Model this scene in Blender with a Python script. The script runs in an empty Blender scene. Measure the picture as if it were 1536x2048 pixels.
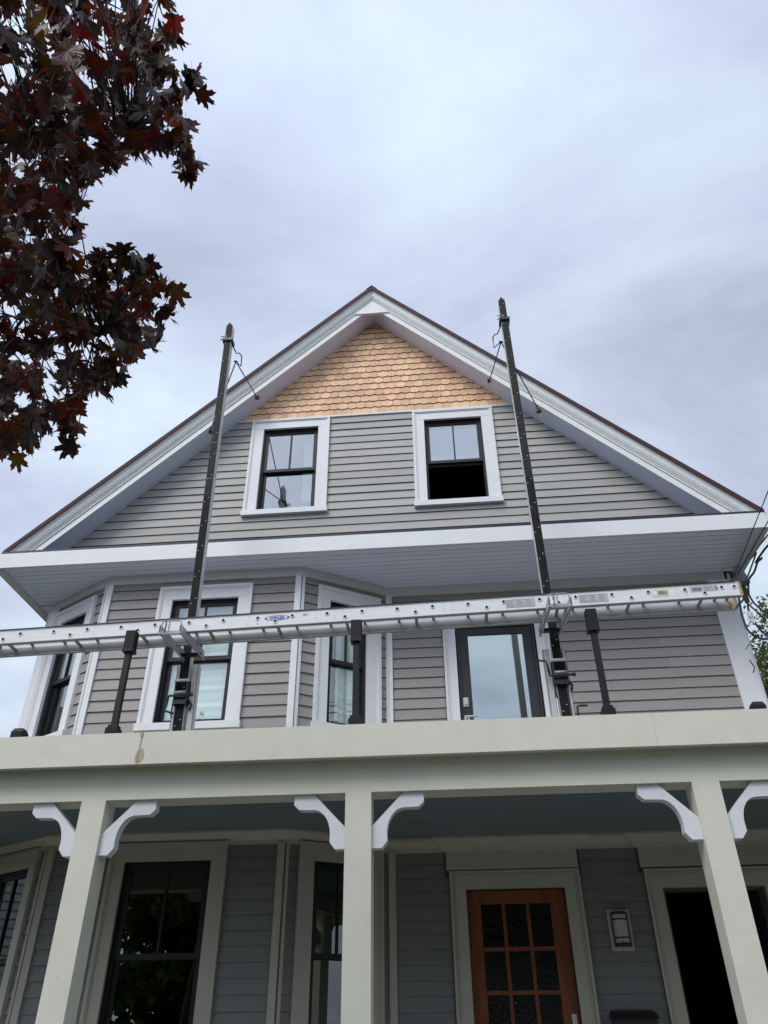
import bpy, bmesh, math, random
from mathutils import Vector, Matrix
random.seed(11)
R = math.radians
SC = bpy.context.scene
COL = SC.collection

# ------------------------------------------------------------------ camera
cam_d = bpy.data.cameras.new('camera')
cam = bpy.data.objects.new('camera', cam_d); COL.objects.link(cam)
cam_d.sensor_fit = 'VERTICAL'; cam_d.sensor_height = 36.0; cam_d.lens = 1538 * 36.0 / 2048
cam_d.clip_start = 0.05; cam_d.clip_end = 2000
yaw, pit, rol = R(4.728), R(34.9975), R(-0.5237)
fw = Vector((-math.sin(yaw) * math.cos(pit), math.cos(yaw) * math.cos(pit), math.sin(pit)))
rt = fw.cross(Vector((0, 0, 1))).normalized(); up = rt.cross(fw)
r2 = math.cos(rol) * rt + math.sin(rol) * up; u2 = -math.sin(rol) * rt + math.cos(rol) * up
cam.matrix_world = Matrix(((r2.x, u2.x, -fw.x, 0), (r2.y, u2.y, -fw.y, 0), (r2.z, u2.z, -fw.z, 1.6), (0, 0, 0, 1)))
SC.camera = cam

# ------------------------------------------------------------------ light
SUN_EL, SUN_AZ = R(48), R(212)          # azimuth from +Y clockwise: behind the camera, a little to its left
SUN_STRENGTH, EXPOSURE = 0.95, 0.92
sd = bpy.data.lights.new('sun', 'SUN'); sun = bpy.data.objects.new('sun', sd); COL.objects.link(sun)
sd.energy = SUN_STRENGTH; sd.angle = R(28); sd.color = (1.0, 0.955, 0.89)
sdir = Vector((math.sin(SUN_AZ) * math.cos(SUN_EL), math.cos(SUN_AZ) * math.cos(SUN_EL), math.sin(SUN_EL)))
sun.rotation_euler = sdir.to_track_quat('Z', 'Y').to_euler()
SC.view_settings.view_transform = 'Standard'; SC.view_settings.look = 'None'
SC.view_settings.exposure = EXPOSURE; SC.view_settings.gamma = 1.0
SC.view_settings.use_curve_mapping = False

W = bpy.data.worlds.new('World'); SC.world = W; W.use_nodes = True
nt = W.node_tree; nt.nodes.clear()
def wn(t, **k):
    n = nt.nodes.new(t)
    for a, b in k.items(): setattr(n, a, b)
    return n
L = nt.links.new
wo = wn('ShaderNodeOutputWorld'); bg = wn('ShaderNodeBackground'); bg.inputs[1].default_value = 0.1
sky = wn('ShaderNodeTexSky', sky_type='NISHITA'); sky.sun_disc = False
sky.sun_elevation = SUN_EL; sky.sun_rotation = SUN_AZ
tc = wn('ShaderNodeTexCoord'); sep = wn('ShaderNodeSeparateXYZ'); L(tc.outputs['Generated'], sep.inputs[0])
def wmath(op, a, b=None, clamp=False):
    n = wn('ShaderNodeMath', operation=op); n.use_clamp = clamp
    for i, v in enumerate((a, b)):
        if v is None: continue
        if isinstance(v, (int, float)): n.inputs[i].default_value = v
        else: L(v, n.inputs[i])
    return n.outputs[0]
zc = wmath('ADD', wmath('MAXIMUM', sep.outputs[2], 0.0), 0.32)       # cloud layer seen in perspective
cx = wmath('DIVIDE', sep.outputs[0], zc); cy = wmath('DIVIDE', sep.outputs[1], zc)
comb = wn('ShaderNodeCombineXYZ'); L(cx, comb.inputs[0]); L(cy, comb.inputs[1])
mp = wn('ShaderNodeMapping'); L(comb.outputs[0], mp.inputs[0])
mp.inputs['Rotation'].default_value = (0, 0, R(38)); mp.inputs['Scale'].default_value = (1.0, 1.55, 1.0)
mp.inputs['Location'].default_value = (3.1, 1.7, 0)
nz = wn('ShaderNodeTexNoise'); L(mp.outputs[0], nz.inputs['Vector'])
nz.inputs['Scale'].default_value = 1.7; nz.inputs['Detail'].default_value = 8; nz.inputs['Roughness'].default_value = 0.55
nz.inputs['Distortion'].default_value = 0.35
nz2 = wn('ShaderNodeTexNoise'); L(comb.outputs[0], nz2.inputs['Vector']); nz2.inputs['Scale'].default_value = 0.9; nz2.inputs['Detail'].default_value = 2
cr = wn('ShaderNodeValToRGB'); L(nz.outputs[0], cr.inputs[0])
e = cr.color_ramp.elements
e[0].position = 0.36; e[0].color = (0.455, 0.505, 0.640, 1)
e[1].position = 0.63; e[1].color = (0.730, 0.845, 0.965, 1)
m_ = e.new(0.48); m_.color = (0.590, 0.660, 0.815, 1)
cr2 = wn('ShaderNodeValToRGB'); L(nz2.outputs[0], cr2.inputs[0])
e = cr2.color_ramp.elements; e[0].position = .35; e[0].color = (.90, .90, .94, 1); e[1].position = .65; e[1].color = (1.09, 1.09, 1.07, 1)
mul = wn('ShaderNodeVectorMath', operation='MULTIPLY'); L(cr.outputs[0], mul.inputs[0]); L(cr2.outputs[0], mul.inputs[1])
# the cloud is thinner and brighter towards the veiled sun
dt = wn('ShaderNodeVectorMath', operation='DOT_PRODUCT'); L(tc.outputs['Generated'], dt.inputs[0]); dt.inputs[1].default_value = sdir
glow = wmath('ADD', wmath('MULTIPLY', wmath('POWER', wmath('MAXIMUM', wmath('ADD', wmath('MULTIPLY', dt.outputs['Value'], 0.5), 0.5), 0.0), 3.0), 4.2), 5.0)
sc1 = wn('ShaderNodeVectorMath', operation='SCALE'); L(mul.outputs[0], sc1.inputs[0]); L(glow, sc1.inputs['Scale'])
mx = wn('ShaderNodeMix', data_type='RGBA'); mx.inputs[0].default_value = 0.93
L(sky.outputs[0], mx.inputs[6]); L(sc1.outputs[0], mx.inputs[7])
L(mx.outputs[2], bg.inputs[0]); L(bg.outputs[0], wo.inputs[0])

# ------------------------------------------------------------------ materials
def mat(name, col, rough=0.6, spots=0.0,  metal=0.0, var=0.06, nscale=6.0, bump=0.0, rnd=0.0, rnd_hue=0.0, stretch=None, spec=0.5, col2=None, dirt=0.0, detail=4):
    m = bpy.data.materials.new(name); m.use_nodes = True; t = m.node_tree; N = t.nodes; K = t.links.new
    p = N['Principled BSDF']; p.inputs['Roughness'].default_value = rough; p.inputs['Metallic'].default_value = metal
    p.inputs['Specular IOR Level'].default_value = spec
    tcn = N.new('ShaderNodeTexCoord'); geo = N.new('ShaderNodeNewGeometry'); mpn = N.new('ShaderNodeMapping')
    K(geo.outputs['Position'], mpn.inputs[0])
    if stretch: mpn.inputs['Scale'].default_value = stretch
    n = N.new('ShaderNodeTexNoise'); n.inputs['Scale'].default_value = nscale; n.inputs['Detail'].default_value = detail; n.inputs['Roughness'].default_value = .6
    K(mpn.outputs[0], n.inputs['Vector'])
    ramp = N.new('ShaderNodeValToRGB'); K(n.outputs[0], ramp.inputs[0])
    a = [max(0, c * (1 - var)) for c in col]; b = [min(1, c * (1 + var)) for c in (col2 or col)]
    ramp.color_ramp.elements[0].position = .3; ramp.color_ramp.elements[0].color = (*a, 1)
    ramp.color_ramp.elements[1].position = .7; ramp.color_ramp.elements[1].color = (*b, 1)
    out = ramp.outputs[0]
    if rnd or rnd_hue:
        oi = N.new('ShaderNodeObjectInfo'); h = N.new('ShaderNodeHueSaturation')
        mr = N.new('ShaderNodeMapRange'); mr.inputs[3].default_value = 1 - rnd; mr.inputs[4].default_value = 1 + rnd
        K(oi.outputs['Random'], mr.inputs[0]); K(mr.outputs[0], h.inputs['Value'])
        fr = N.new('ShaderNodeMath'); fr.operation = 'FRACT'; ml = N.new('ShaderNodeMath'); ml.operation = 'MULTIPLY'; ml.inputs[1].default_value = 7.31
        K(oi.outputs['Random'], ml.inputs[0]); K(ml.outputs[0], fr.inputs[0])
        mh = N.new('ShaderNodeMapRange'); mh.inputs[3].default_value = .5 - rnd_hue; mh.inputs[4].default_value = .5 + rnd_hue
        K(fr.outputs[0], mh.inputs[0]); K(mh.outputs[0], h.inputs['Hue']); K(out, h.inputs['Color']); out = h.outputs[0]
    if dirt:
        n2 = N.new('ShaderNodeTexNoise'); n2.inputs['Scale'].default_value = 1.7; n2.inputs['Detail'].default_value = 8; n2.inputs['Roughness'].default_value = .75
        K(geo.outputs['Position'], n2.inputs['Vector'])
        r3 = N.new('ShaderNodeMapRange'); r3.inputs[1].default_value = .52; r3.inputs[2].default_value = .75; r3.inputs[3].default_value = 0; r3.inputs[4].default_value = dirt
        K(n2.outputs[0], r3.inputs[0]); mxn = N.new('ShaderNodeMix'); mxn.data_type = 'RGBA'; K(r3.outputs[0], mxn.inputs[0]); K(out, mxn.inputs[6])
        mxn.inputs[7].default_value = (col[0] * .55, col[1] * .5, col[2] * .42, 1); out = mxn.outputs[2]
    if spots:                                    # sparse filled nail holes and smudges
        vo = N.new('ShaderNodeTexVoronoi'); vo.inputs['Scale'].default_value = 5.5; vo.inputs['Randomness'].default_value = 1.0; K(geo.outputs['Position'], vo.inputs['Vector'])
        sx = N.new('ShaderNodeSeparateXYZ'); K(vo.outputs['Color'], sx.inputs[0])
        rad = N.new('ShaderNodeMapRange'); rad.inputs[1].default_value = .45; rad.inputs[2].default_value = 1.0; rad.inputs[3].default_value = 0.0; rad.inputs[4].default_value = .085; K(sx.outputs[0], rad.inputs[0])
        sb = N.new('ShaderNodeMath'); sb.operation = 'SUBTRACT'; K(rad.outputs[0], sb.inputs[0]); K(vo.outputs['Distance'], sb.inputs[1])
        ms_ = N.new('ShaderNodeMapRange'); ms_.inputs[1].default_value = 0; ms_.inputs[2].default_value = .04; ms_.inputs[3].default_value = 0; ms_.inputs[4].default_value = spots; K(sb.outputs[0], ms_.inputs[0])
        mxs = N.new('ShaderNodeMix'); mxs.data_type = 'RGBA'; K(ms_.outputs[0], mxs.inputs[0]); K(out, mxs.inputs[6]); mxs.inputs[7].default_value = (col[0] * .6, col[1] * .6, col[2] * .6, 1); out = mxs.outputs[2]
    K(out, p.inputs['Base Color'])
    if bump:
        bn = N.new('ShaderNodeBump'); bn.inputs['Strength'].default_value = bump; bn.inputs['Distance'].default_value = .004
        K(n.outputs[0], bn.inputs['Height']); K(bn.outputs[0], p.inputs['Normal'])
    return m
M = {}
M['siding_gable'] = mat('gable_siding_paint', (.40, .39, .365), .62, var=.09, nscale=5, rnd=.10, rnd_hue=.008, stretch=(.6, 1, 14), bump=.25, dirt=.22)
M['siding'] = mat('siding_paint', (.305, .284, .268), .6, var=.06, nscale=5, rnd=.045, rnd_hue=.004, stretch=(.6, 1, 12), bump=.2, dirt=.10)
M['siding_shaded'] = mat('shaded_siding_paint', (.20, .20, .192), .55, var=.05, nscale=5, rnd=.03, stretch=(.6, 1, 12), bump=.2, dirt=.08)  # shaded copy of the siding paint: porch shade put into the colour
M['raw_edge_shade'] = mat('raw_board_edge_shade', (.014, .008, .009), .9, var=.3, nscale=30)  # lap shadow put into the colour, over the brown of raw wood
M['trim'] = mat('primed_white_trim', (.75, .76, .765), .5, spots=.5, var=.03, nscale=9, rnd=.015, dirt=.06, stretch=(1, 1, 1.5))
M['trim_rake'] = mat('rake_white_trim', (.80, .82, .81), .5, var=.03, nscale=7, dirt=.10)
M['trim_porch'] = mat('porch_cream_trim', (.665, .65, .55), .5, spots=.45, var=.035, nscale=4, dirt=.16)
M['trim_shaded'] = mat('shaded_wall_trim', (.45, .43, .35), .5, var=.03, nscale=5, dirt=.08)  # trim of the porch wall, with the porch shade put into its colour
M['bracket'] = mat('bracket_primer', (.70, .715, .745), .55, spots=.5, var=.05, nscale=9, dirt=.16)
M['soffit'] = mat('soffit_primer', (.70, .735, .87), .6, var=.05, nscale=8, rnd=.03, stretch=(.4, 8, 1), dirt=.08)
M['ceiling'] = mat('porch_ceiling_blue', (.17, .21, .225), .6, var=.04, nscale=8, rnd=.02)
M['frieze'] = mat('frieze_paint', (.58, .59, .58), .55, var=.04, nscale=6, dirt=.06)
M['membrane'] = mat('blue_membrane', (.008, .011, .035), .5, var=.5, nscale=14)
M['red_edge'] = mat('red_roof_edge', (.050, .009, .010), .7, var=.2, nscale=6)
M['roof'] = mat('roof_shingle', (.10, .05, .045), .9, var=.35, nscale=18, bump=.6)
M['frame'] = mat('black_window_frame', (.018, .019, .021), .5, var=.1, nscale=5, spec=.3)
M['door_dark'] = mat('charcoal_door_paint', (.030, .031, .034), .45, var=.08, nscale=5, spec=.35)
M['cedar'] = mat('cedar_shingle', (.74, .42, .235), .78, var=.14, nscale=7, rnd=.16, rnd_hue=.010, stretch=(11, 1, .9), bump=.3, col2=(.86, .58, .38))
M['cedar_edge'] = mat('cedar_butt_edge', (.09, .025, .014), .9, var=.3, nscale=20)  # red-brown butts, darkened in colour to carry the course shadow lines
M['wall_back'] = mat('sheathing', (.10, .095, .09), .9)
M['inside'] = mat('room_wall', (.12, .11, .10), .9)
M['wood_door'] = mat('orange_wood_door', (.21, .060, .017), .38, var=.25, nscale=5, stretch=(9, 1, .8), bump=.1)
M['steel'] = mat('brushed_steel', (.62, .61, .58), .32, 1.0, var=.06, nscale=30)
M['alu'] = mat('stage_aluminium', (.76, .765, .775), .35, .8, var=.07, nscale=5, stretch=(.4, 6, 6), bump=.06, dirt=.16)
M['alu_inner_shaded'] = mat('shaded_rail_face', (.40, .405, .415), .36, .85, var=.10, nscale=6, dirt=.3)  # same aluminium as the near rail, darkened to hold the far rail's shade
M['alu_shaded'] = mat('shaded_aluminium', (.22, .22, .225), .5, .7, var=.15, nscale=9)  # shade on undersides and rungs, set as a darker metal colour
M['alu_dull'] = mat('scuffed_aluminium', (.58, .58, .57), .42, .8, var=.16, nscale=9, stretch=(5, 5, 1.2), bump=.15, dirt=.4)
M['rubber'] = mat('pole_rubber', (.012, .012, .013), .75, spec=.2, var=.35, nscale=9, stretch=(4, 4, 1), dirt=.3)
M['rubber_worn'] = mat('pole_rubber_worn', (.024, .024, .026), .7, var=.35, nscale=9, stretch=(4, 4, 1), dirt=.3, spec=.2)
M['black'] = mat('black_steel', (.018, .018, .019), .45, .2, var=.2, nscale=9)
M['blackpost'] = mat('black_post_coat', (.010, .010, .012), .55, spec=.3, var=.15, nscale=9)
M['galv'] = mat('galvanised_bracket', (.36, .37, .38), .45, .8, var=.15, nscale=14, dirt=.35)
M['rust'] = mat('rusty_plate', (.11, .075, .05), .8, .3, var=.4, nscale=22)
M['yellow'] = mat('yellow_end_cap', (.55, .45, .22), .6, var=.12, nscale=18, dirt=.3)
M['label'] = mat('grey_label', (.46, .47, .49), .5, var=.06, nscale=20)
M['label_y'] = mat('yellow_label', (.74, .64, .34), .5)
M['label_w'] = mat('white_label', (.78, .79, .80), .45)
M['ink'] = mat('dark_print', (.05, .05, .055), .5)
M['ink_grey'] = mat('grey_print', (.34, .35, .37), .5)
M['ink_green'] = mat('green_print', (.20, .30, .26), .5)
M['logo_blue'] = mat('logo_blue', (.012, .03, .33), .4)
M['hole'] = mat('rung_bore', (.012, .012, .013), .8)
M['cable'] = mat('cable_jacket', (.016, .016, .018), .55)
M['mast'] = mat('service_mast_grey', (.20, .21, .22), .5, .3)
M['foil'] = mat('silver_tape', (.6, .6, .61), .38, .7, var=.35, nscale=40, bump=.8)
M['shade'] = mat('shade_cloth', (.80, .86, .82), .8, var=.05, nscale=9)
M['shade_side'] = mat('curtain_cloth', (.26, .34, .28), .85, var=.1, nscale=9)
M['lampglass'] = mat('lamp_diffuser', (.42, .42, .42), .3, var=.04)
M['peel'] = mat('peeled_paint', (.44, .37, .24), .7, var=.18, nscale=30)
M['grass'] = mat('lawn_grass', (.035, .045, .022), .95, var=.4, nscale=3)
M['asphalt'] = mat('asphalt', (.055, .055, .058), .9, var=.2, nscale=12)
M['concrete'] = mat('concrete', (.30, .29, .27), .85, var=.12, nscale=4)
M['deckboard'] = mat('deck_floor', (.42, .41, .39), .7, var=.1, nscale=5)
M['brick'] = mat('brick_red', (.22, .075, .05), .85, var=.25, nscale=12, rnd=.1)
M['white_siding'] = mat('neighbour_siding', (.68, .70, .69), .6, var=.04)
M['bark'] = mat('maple_bark', (.045, .037, .032), .9, var=.3, nscale=20, bump=.6)
M['bark_grey'] = mat('grey_bark', (.09, .08, .07), .9, var=.3, nscale=14, bump=.6)

def glass_mat(name, tint, refl, rough=0.0, trans=(.75, .85, .80), wob=0.0):
    m = bpy.data.materials.new(name); m.use_nodes = True; t = m.node_tree; N = t.nodes; K = t.links.new; N.clear()
    o = N.new('ShaderNodeOutputMaterial'); g = N.new('ShaderNodeBsdfGlossy'); g.inputs['Color'].default_value = (*tint, 1); g.inputs['Roughness'].default_value = rough
    tr = N.new('ShaderNodeBsdfTransparent'); tr.inputs[0].default_value = (*trans, 1)
    lw = N.new('ShaderNodeLayerWeight'); lw.inputs[0].default_value = .35
    mr = N.new('ShaderNodeMapRange'); mr.inputs[3].default_value = refl; mr.inputs[4].default_value = 1.0; K(lw.outputs['Facing'], mr.inputs[0])
    pw = N.new('ShaderNodeMath'); pw.operation = 'POWER'; pw.inputs[1].default_value = 3.0
    K(lw.outputs['Facing'], pw.inputs[0]); K(pw.outputs[0], mr.inputs[0])
    ms = N.new('ShaderNodeMixShader'); K(mr.outputs[0], ms.inputs[0]); K(tr.outputs[0], ms.inputs[1]); K(g.outputs[0], ms.inputs[2]); K(ms.outputs[0], o.inputs[0])
    if wob:
        geo = N.new('ShaderNodeNewGeometry'); n = N.new('ShaderNodeTexNoise'); n.inputs['Scale'].default_value = wob[0]; n.inputs['Detail'].default_value = 3
        K(geo.outputs['Position'], n.inputs['Vector']); b = N.new('ShaderNodeBump'); b.inputs['Strength'].default_value = wob[1]; b.inputs['Distance'].default_value = .01
        K(n.outputs[0], b.inputs['Height']); K(b.outputs[0], g.inputs['Normal'])
    return m
M['glass'] = glass_mat('window_glass', (.88, .83, .89), .32, wob=(1.2, .02))
M['glass_mid'] = glass_mat('upper_window_glass', (.92, .94, .94), .17, wob=(1.2, .02), trans=(.93, .97, .95))
M['glass_door'] = glass_mat('balcony_door_glass', (.82, .88, .86), .42, wob=(1.2, .02), trans=(.6, .7, .68))
M['glass_low'] = glass_mat('porch_window_glass', (.9, .95, .9), .12, wob=(1.2, .02), trans=(.4, .45, .4))
M['glass_tex'] = glass_mat('textured_door_glass', (.85, .9, .9), .045, rough=.08, wob=(40, .6), trans=(.10, .11, .11))

def leaf_mat(name, stops, transl=.35, rough=.45, island=True, spec=.5):
    m = bpy.data.materials.new(name); m.use_nodes = True; t = m.node_tree; N = t.nodes; K = t.links.new
    p = N['Principled BSDF']; p.inputs['Roughness'].default_value = rough; p.inputs['Specular IOR Level'].default_value = spec
    oi = N.new('ShaderNodeObjectInfo'); g = N.new('ShaderNodeNewGeometry')
    ad = N.new('ShaderNodeMath'); ad.operation = 'ADD'; fr = N.new('ShaderNodeMath'); fr.operation = 'FRACT'
    K(oi.outputs['Random'], ad.inputs[0]); K(g.outputs['Random Per Island'], ad.inputs[1]); K(ad.outputs[0], fr.inputs[0])
    cr = N.new('ShaderNodeValToRGB'); K(fr.outputs[0], cr.inputs[0]); el = cr.color_ramp.elements
    el[0].position = 0; el[0].color = (*stops[0], 1); el[1].position = 1; el[1].color = (*stops[-1], 1)
    for i, s in enumerate(stops[1:-1]): el.new((i + 1) / (len(stops) - 1)).color = (*s, 1)
    K(cr.outputs[0], p.inputs['Base Color'])
    tl = N.new('ShaderNodeBsdfTranslucent'); hs = N.new('ShaderNodeHueSaturation'); hs.inputs['Value'].default_value = 1.6; hs.inputs['Saturation'].default_value = 1.15
    K(cr.outputs[0], hs.inputs['Color']); K(hs.outputs[0], tl.inputs[0])
    ms = N.new('ShaderNodeMixShader'); ms.inputs[0].default_value = transl; K(p.outputs[0], ms.inputs[1]); K(tl.outputs[0], ms.inputs[2])
    K(ms.outputs[0], N['Material Output'].inputs[0]); return m
M['maple'] = leaf_mat('purple_maple_leaf', [(.014, .008, .010), (.035, .012, .010), (.060, .016, .010), (.020, .015, .008), (.085, .028, .010), (.020, .013, .014), (.08, .042, .010), (.028, .010, .010), (.14, .018, .014), (.05, .03, .01)], .42, .42)
M['green'] = leaf_mat('green_leaf', [(.03, .055, .012), (.05, .085, .018), (.085, .11, .02), (.04, .07, .015), (.11, .12, .025)], .35, .6)

# ------------------------------------------------------------------ mesh builder
WLOC = {}                                       # world location of each object
def tag(o, label=None, cat=None, group=None, kind=None):
    if label: o['label'] = label
    if cat: o['category'] = cat
    if group: o['group'] = group
    if kind: o['kind'] = kind
    return o
def place(o, wloc, parent):
    WLOC[o.name] = Vector(wloc)
    if parent is not None:
        o.parent = parent; o.location = WLOC[o.name] - WLOC[parent.name]
    else: o.location = wloc
def empty(name, loc):
    o = bpy.data.objects.new(name, None); COL.objects.link(o); o.empty_display_size = .2
    place(o, Vector(loc), None); return o
class MB:
    def __init__(s, f=None): s.v = []; s.f = []; s.mi = []; s.sm = []; s.fn = f or (lambda x, y, z: (x, y, z))
    def add(s, vs, fs, mi=0, smooth=False):
        b = len(s.v); s.v += [Vector(s.fn(*p)) for p in vs]
        for i, f in enumerate(fs):
            s.f.append([b + k for k in f]); s.mi.append(mi if isinstance(mi, int) else mi[i]); s.sm.append(smooth)
        return s
    def box(s, x0, x1, y0, y1, z0, z1, mi=0):
        vs = [(x0, y0, z0), (x1, y0, z0), (x1, y1, z0), (x0, y1, z0), (x0, y0, z1), (x1, y0, z1), (x1, y1, z1), (x0, y1, z1)]
        return s.add(vs, [(0, 3, 2, 1), (4, 5, 6, 7), (0, 1, 5, 4), (1, 2, 6, 5), (2, 3, 7, 6), (3, 0, 4, 7)], mi)
    def ring(s, x0, x1, y0, y1, z0, z1, w, wb=None, wt=None, mi=0):
        wb = w if wb is None else wb; wt = w if wt is None else wt
        s.box(x0, x1, y0, y1, z1 - wt, z1, mi)
        if wb: s.box(x0, x1, y0, y1, z0, z0 + wb, mi)
        s.box(x0, x0 + w, y0, y1, z0 + wb, z1 - wt, mi); s.box(x1 - w, x1, y0, y1, z0 + wb, z1 - wt, mi); return s
    def prism(s, poly, y0, y1, mi=0):                        # poly in x,z
        n = len(poly); vs = [(x, y0, z) for x, z in poly] + [(x, y1, z) for x, z in poly]
        return s.add(vs, [tuple(range(n)), tuple(range(2 * n - 1, n - 1, -1))] + [(i, i + n, (i + 1) % n + n, (i + 1) % n) for i in range(n)], mi)
    def tube(s, pts, r, n=8, mi=0, cap=True):
        pts = [Vector(p) for p in pts]; rs = r if isinstance(r, (list, tuple)) else [r] * len(pts); vs = []; fs = []
        prev = None
        for i, p in enumerate(pts):
            d = (pts[min(i + 1, len(pts) - 1)] - pts[max(i - 1, 0)]).normalized()
            a = d.orthogonal().normalized() if prev is None else (prev - d * prev.dot(d)).normalized()
            prev = a; b = d.cross(a)
            for k in range(n):
                t = 2 * math.pi * k / n; vs.append(tuple(p + rs[i] * (math.cos(t) * a + math.sin(t) * b)))
        for i in range(len(pts) - 1):
            for k in range(n): fs.append((i * n + k, i * n + (k + 1) % n, (i + 1) * n + (k + 1) % n, (i + 1) * n + k))
        s.add(vs, fs, mi, True)
        if cap:
            b = len(s.v) - len(vs); s.f.append([b + k for k in range(n)][::-1]); s.mi.append(mi); s.sm.append(False)
            s.f.append([b + (len(pts) - 1) * n + k for k in range(n)]); s.mi.append(mi); s.sm.append(False)
        return s
    def sweep(s, line, prof, mi=0):                          # line: (x,y) left to right, prof: (d outward, z); mitred
        pts = [Vector((x, y)) for x, y in line]; n = len(pts); rows = []
        for i, p in enumerate(pts):
            def nrm(a, b): t = (b - a).normalized(); return Vector((t.y, -t.x))
            if i == 0: m = nrm(pts[0], pts[1])
            elif i == n - 1: m = nrm(pts[-2], pts[-1])
            else:
                a, b = nrm(pts[i - 1], p), nrm(p, pts[i + 1]); m = (a + b) / (1 + a.dot(b))
            rows.append([(p.x + m.x * d, p.y + m.y * d, z) for d, z in prof])
        k = len(prof); vs = [q for r_ in rows for q in r_]; fs = []
        for i in range(n - 1):
            for j in range(k): fs.append((i * k + j, (i + 1) * k + j, (i + 1) * k + (j + 1) % k, i * k + (j + 1) % k))
        fs += [tuple(range(k)), tuple((n - 1) * k + j for j in range(k))[::-1]]
        return s.add(vs, fs, mi)
    def build(s, name, mats, parent=None, origin=None):
        me = bpy.data.meshes.new(name)
        lo = Vector([min(v[i] for v in s.v) for i in range(3)]); hi = Vector([max(v[i] for v in s.v) for i in range(3)])
        c = Vector(origin) if origin else Vector(((lo.x + hi.x) / 2, (lo.y + hi.y) / 2, lo.z))
        me.from_pydata([tuple(v - c) for v in s.v], [], s.f)
        mats = mats if isinstance(mats, (list, tuple)) else [mats]
        for m in mats: me.materials.append(M[m])
        me.polygons.foreach_set('material_index', s.mi); me.polygons.foreach_set('use_smooth', s.sm); me.update()
        bm = bmesh.new(); bm.from_mesh(me); bmesh.ops.recalc_face_normals(bm, faces=bm.faces); bm.to_mesh(me); bm.free()
        o = bpy.data.objects.new(name, me); COL.objects.link(o); place(o, c, parent); return o
def frame(A, B):
    """local (s along the wall, d outward, z) of the wall running A to B, left to right as seen from outside"""
    A = Vector(A); B = Vector(B); t = (B - A).normalized(); n = Vector((t.y, -t.x))
    return lambda s, d, z: (A.x + t.x * s + n.x * d, A.y + t.y * s + n.y * d, z)
def text_part(name, txt, size, x, z, y, m, parent, fn, bold=0.0, align='LEFT', squash=1.0):
    """flat print: text laid in local x,z at depth y"""
    cu = bpy.data.curves.new('t', 'FONT'); cu.body = txt; cu.size = size; cu.align_x = align; cu.offset = bold; cu.resolution_u = 2
    o = bpy.data.objects.new('t', cu); COL.objects.link(o); dg = bpy.context.evaluated_depsgraph_get()
    me = o.evaluated_get(dg).to_mesh(); b = MB(fn)
    b.add([(x + v.co.x * squash, y, z + v.co.y) for v in me.vertices], [tuple(p.vertices) for p in me.polygons])
    o.evaluated_get(dg).to_mesh_clear(); bpy.data.objects.remove(o); bpy.data.curves.remove(cu)
    return b.build(name, m, parent)

# ------------------------------------------------------------------ ground and street
def sheet(name, x0, x1, y0, y1, z, m, t=.0):
    o = MB().box(x0, x1, y0, y1, z - max(t, .002), z).build(name, m); return tag(o, kind='structure')
sheet('ground', -400, 400, -400, 400, 0, 'grass', .5)
sheet('sidewalk', -60, 60, -5.2, -3.4, .012, 'concrete', .01)
sheet('path', -.25, 1.15, -3.4, 4.2, .012, 'concrete', .01)
sheet('road', -60, 60, -15, -7, .008, 'asphalt', .006)

# ------------------------------------------------------------------ house
house = empty('house', (-.76, 8.0, 0))
tag(house, 'gray clapboard house with cedar shingle gable, two storey bay and cream front porch', 'house')
YW, YB = 8.02, 7.44
PX = dict(bl=-4.72, fl=-3.79, fr=-1.55, br=-.62, R=3.30)
F0 = frame((PX['br'], YW), (PX['R'], YW)); X0 = PX['br']
FB = frame((PX['fl'], YB), (PX['fr'], YB)); XB = PX['fl']
FR = frame((PX['fr'], YB), (PX['br'], YW)); LR = math.hypot(.93, .58)
FL = frame((PX['bl'], YW), (PX['fl'], YB))
SL, APX, APZ = .985, -.79, 10.81                 # roof pitch, gable apex under the rake soffit
def cells(s0, s1, z0, z1, holes):
    """rectangles of wall left between the holes, in rows"""
    zs = sorted({z0, z1, *[h[2] for h in holes], *[h[3] for h in holes]}); zs = [z for z in zs if z0 <= z <= z1]
    for a, b in zip(zs, zs[1:]):
        x = s0
        for h in sorted(h for h in holes if h[2] < b - 1e-6 and h[3] > a + 1e-6):
            if h[0] > x + 1e-6: yield x, min(h[0], s1), a, b
            x = max(x, h[1])
        if x < s1 - 1e-6: yield x, s1, a, b
def backing(name, fr, s0, s1, z0, z1, holes):
    b = MB(fr)
    for a in cells(s0, s1, z0, z1, holes): b.box(a[0], a[1], -.14, 0, a[2], a[3])
    return b.build(name, 'wall_back', house)
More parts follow.
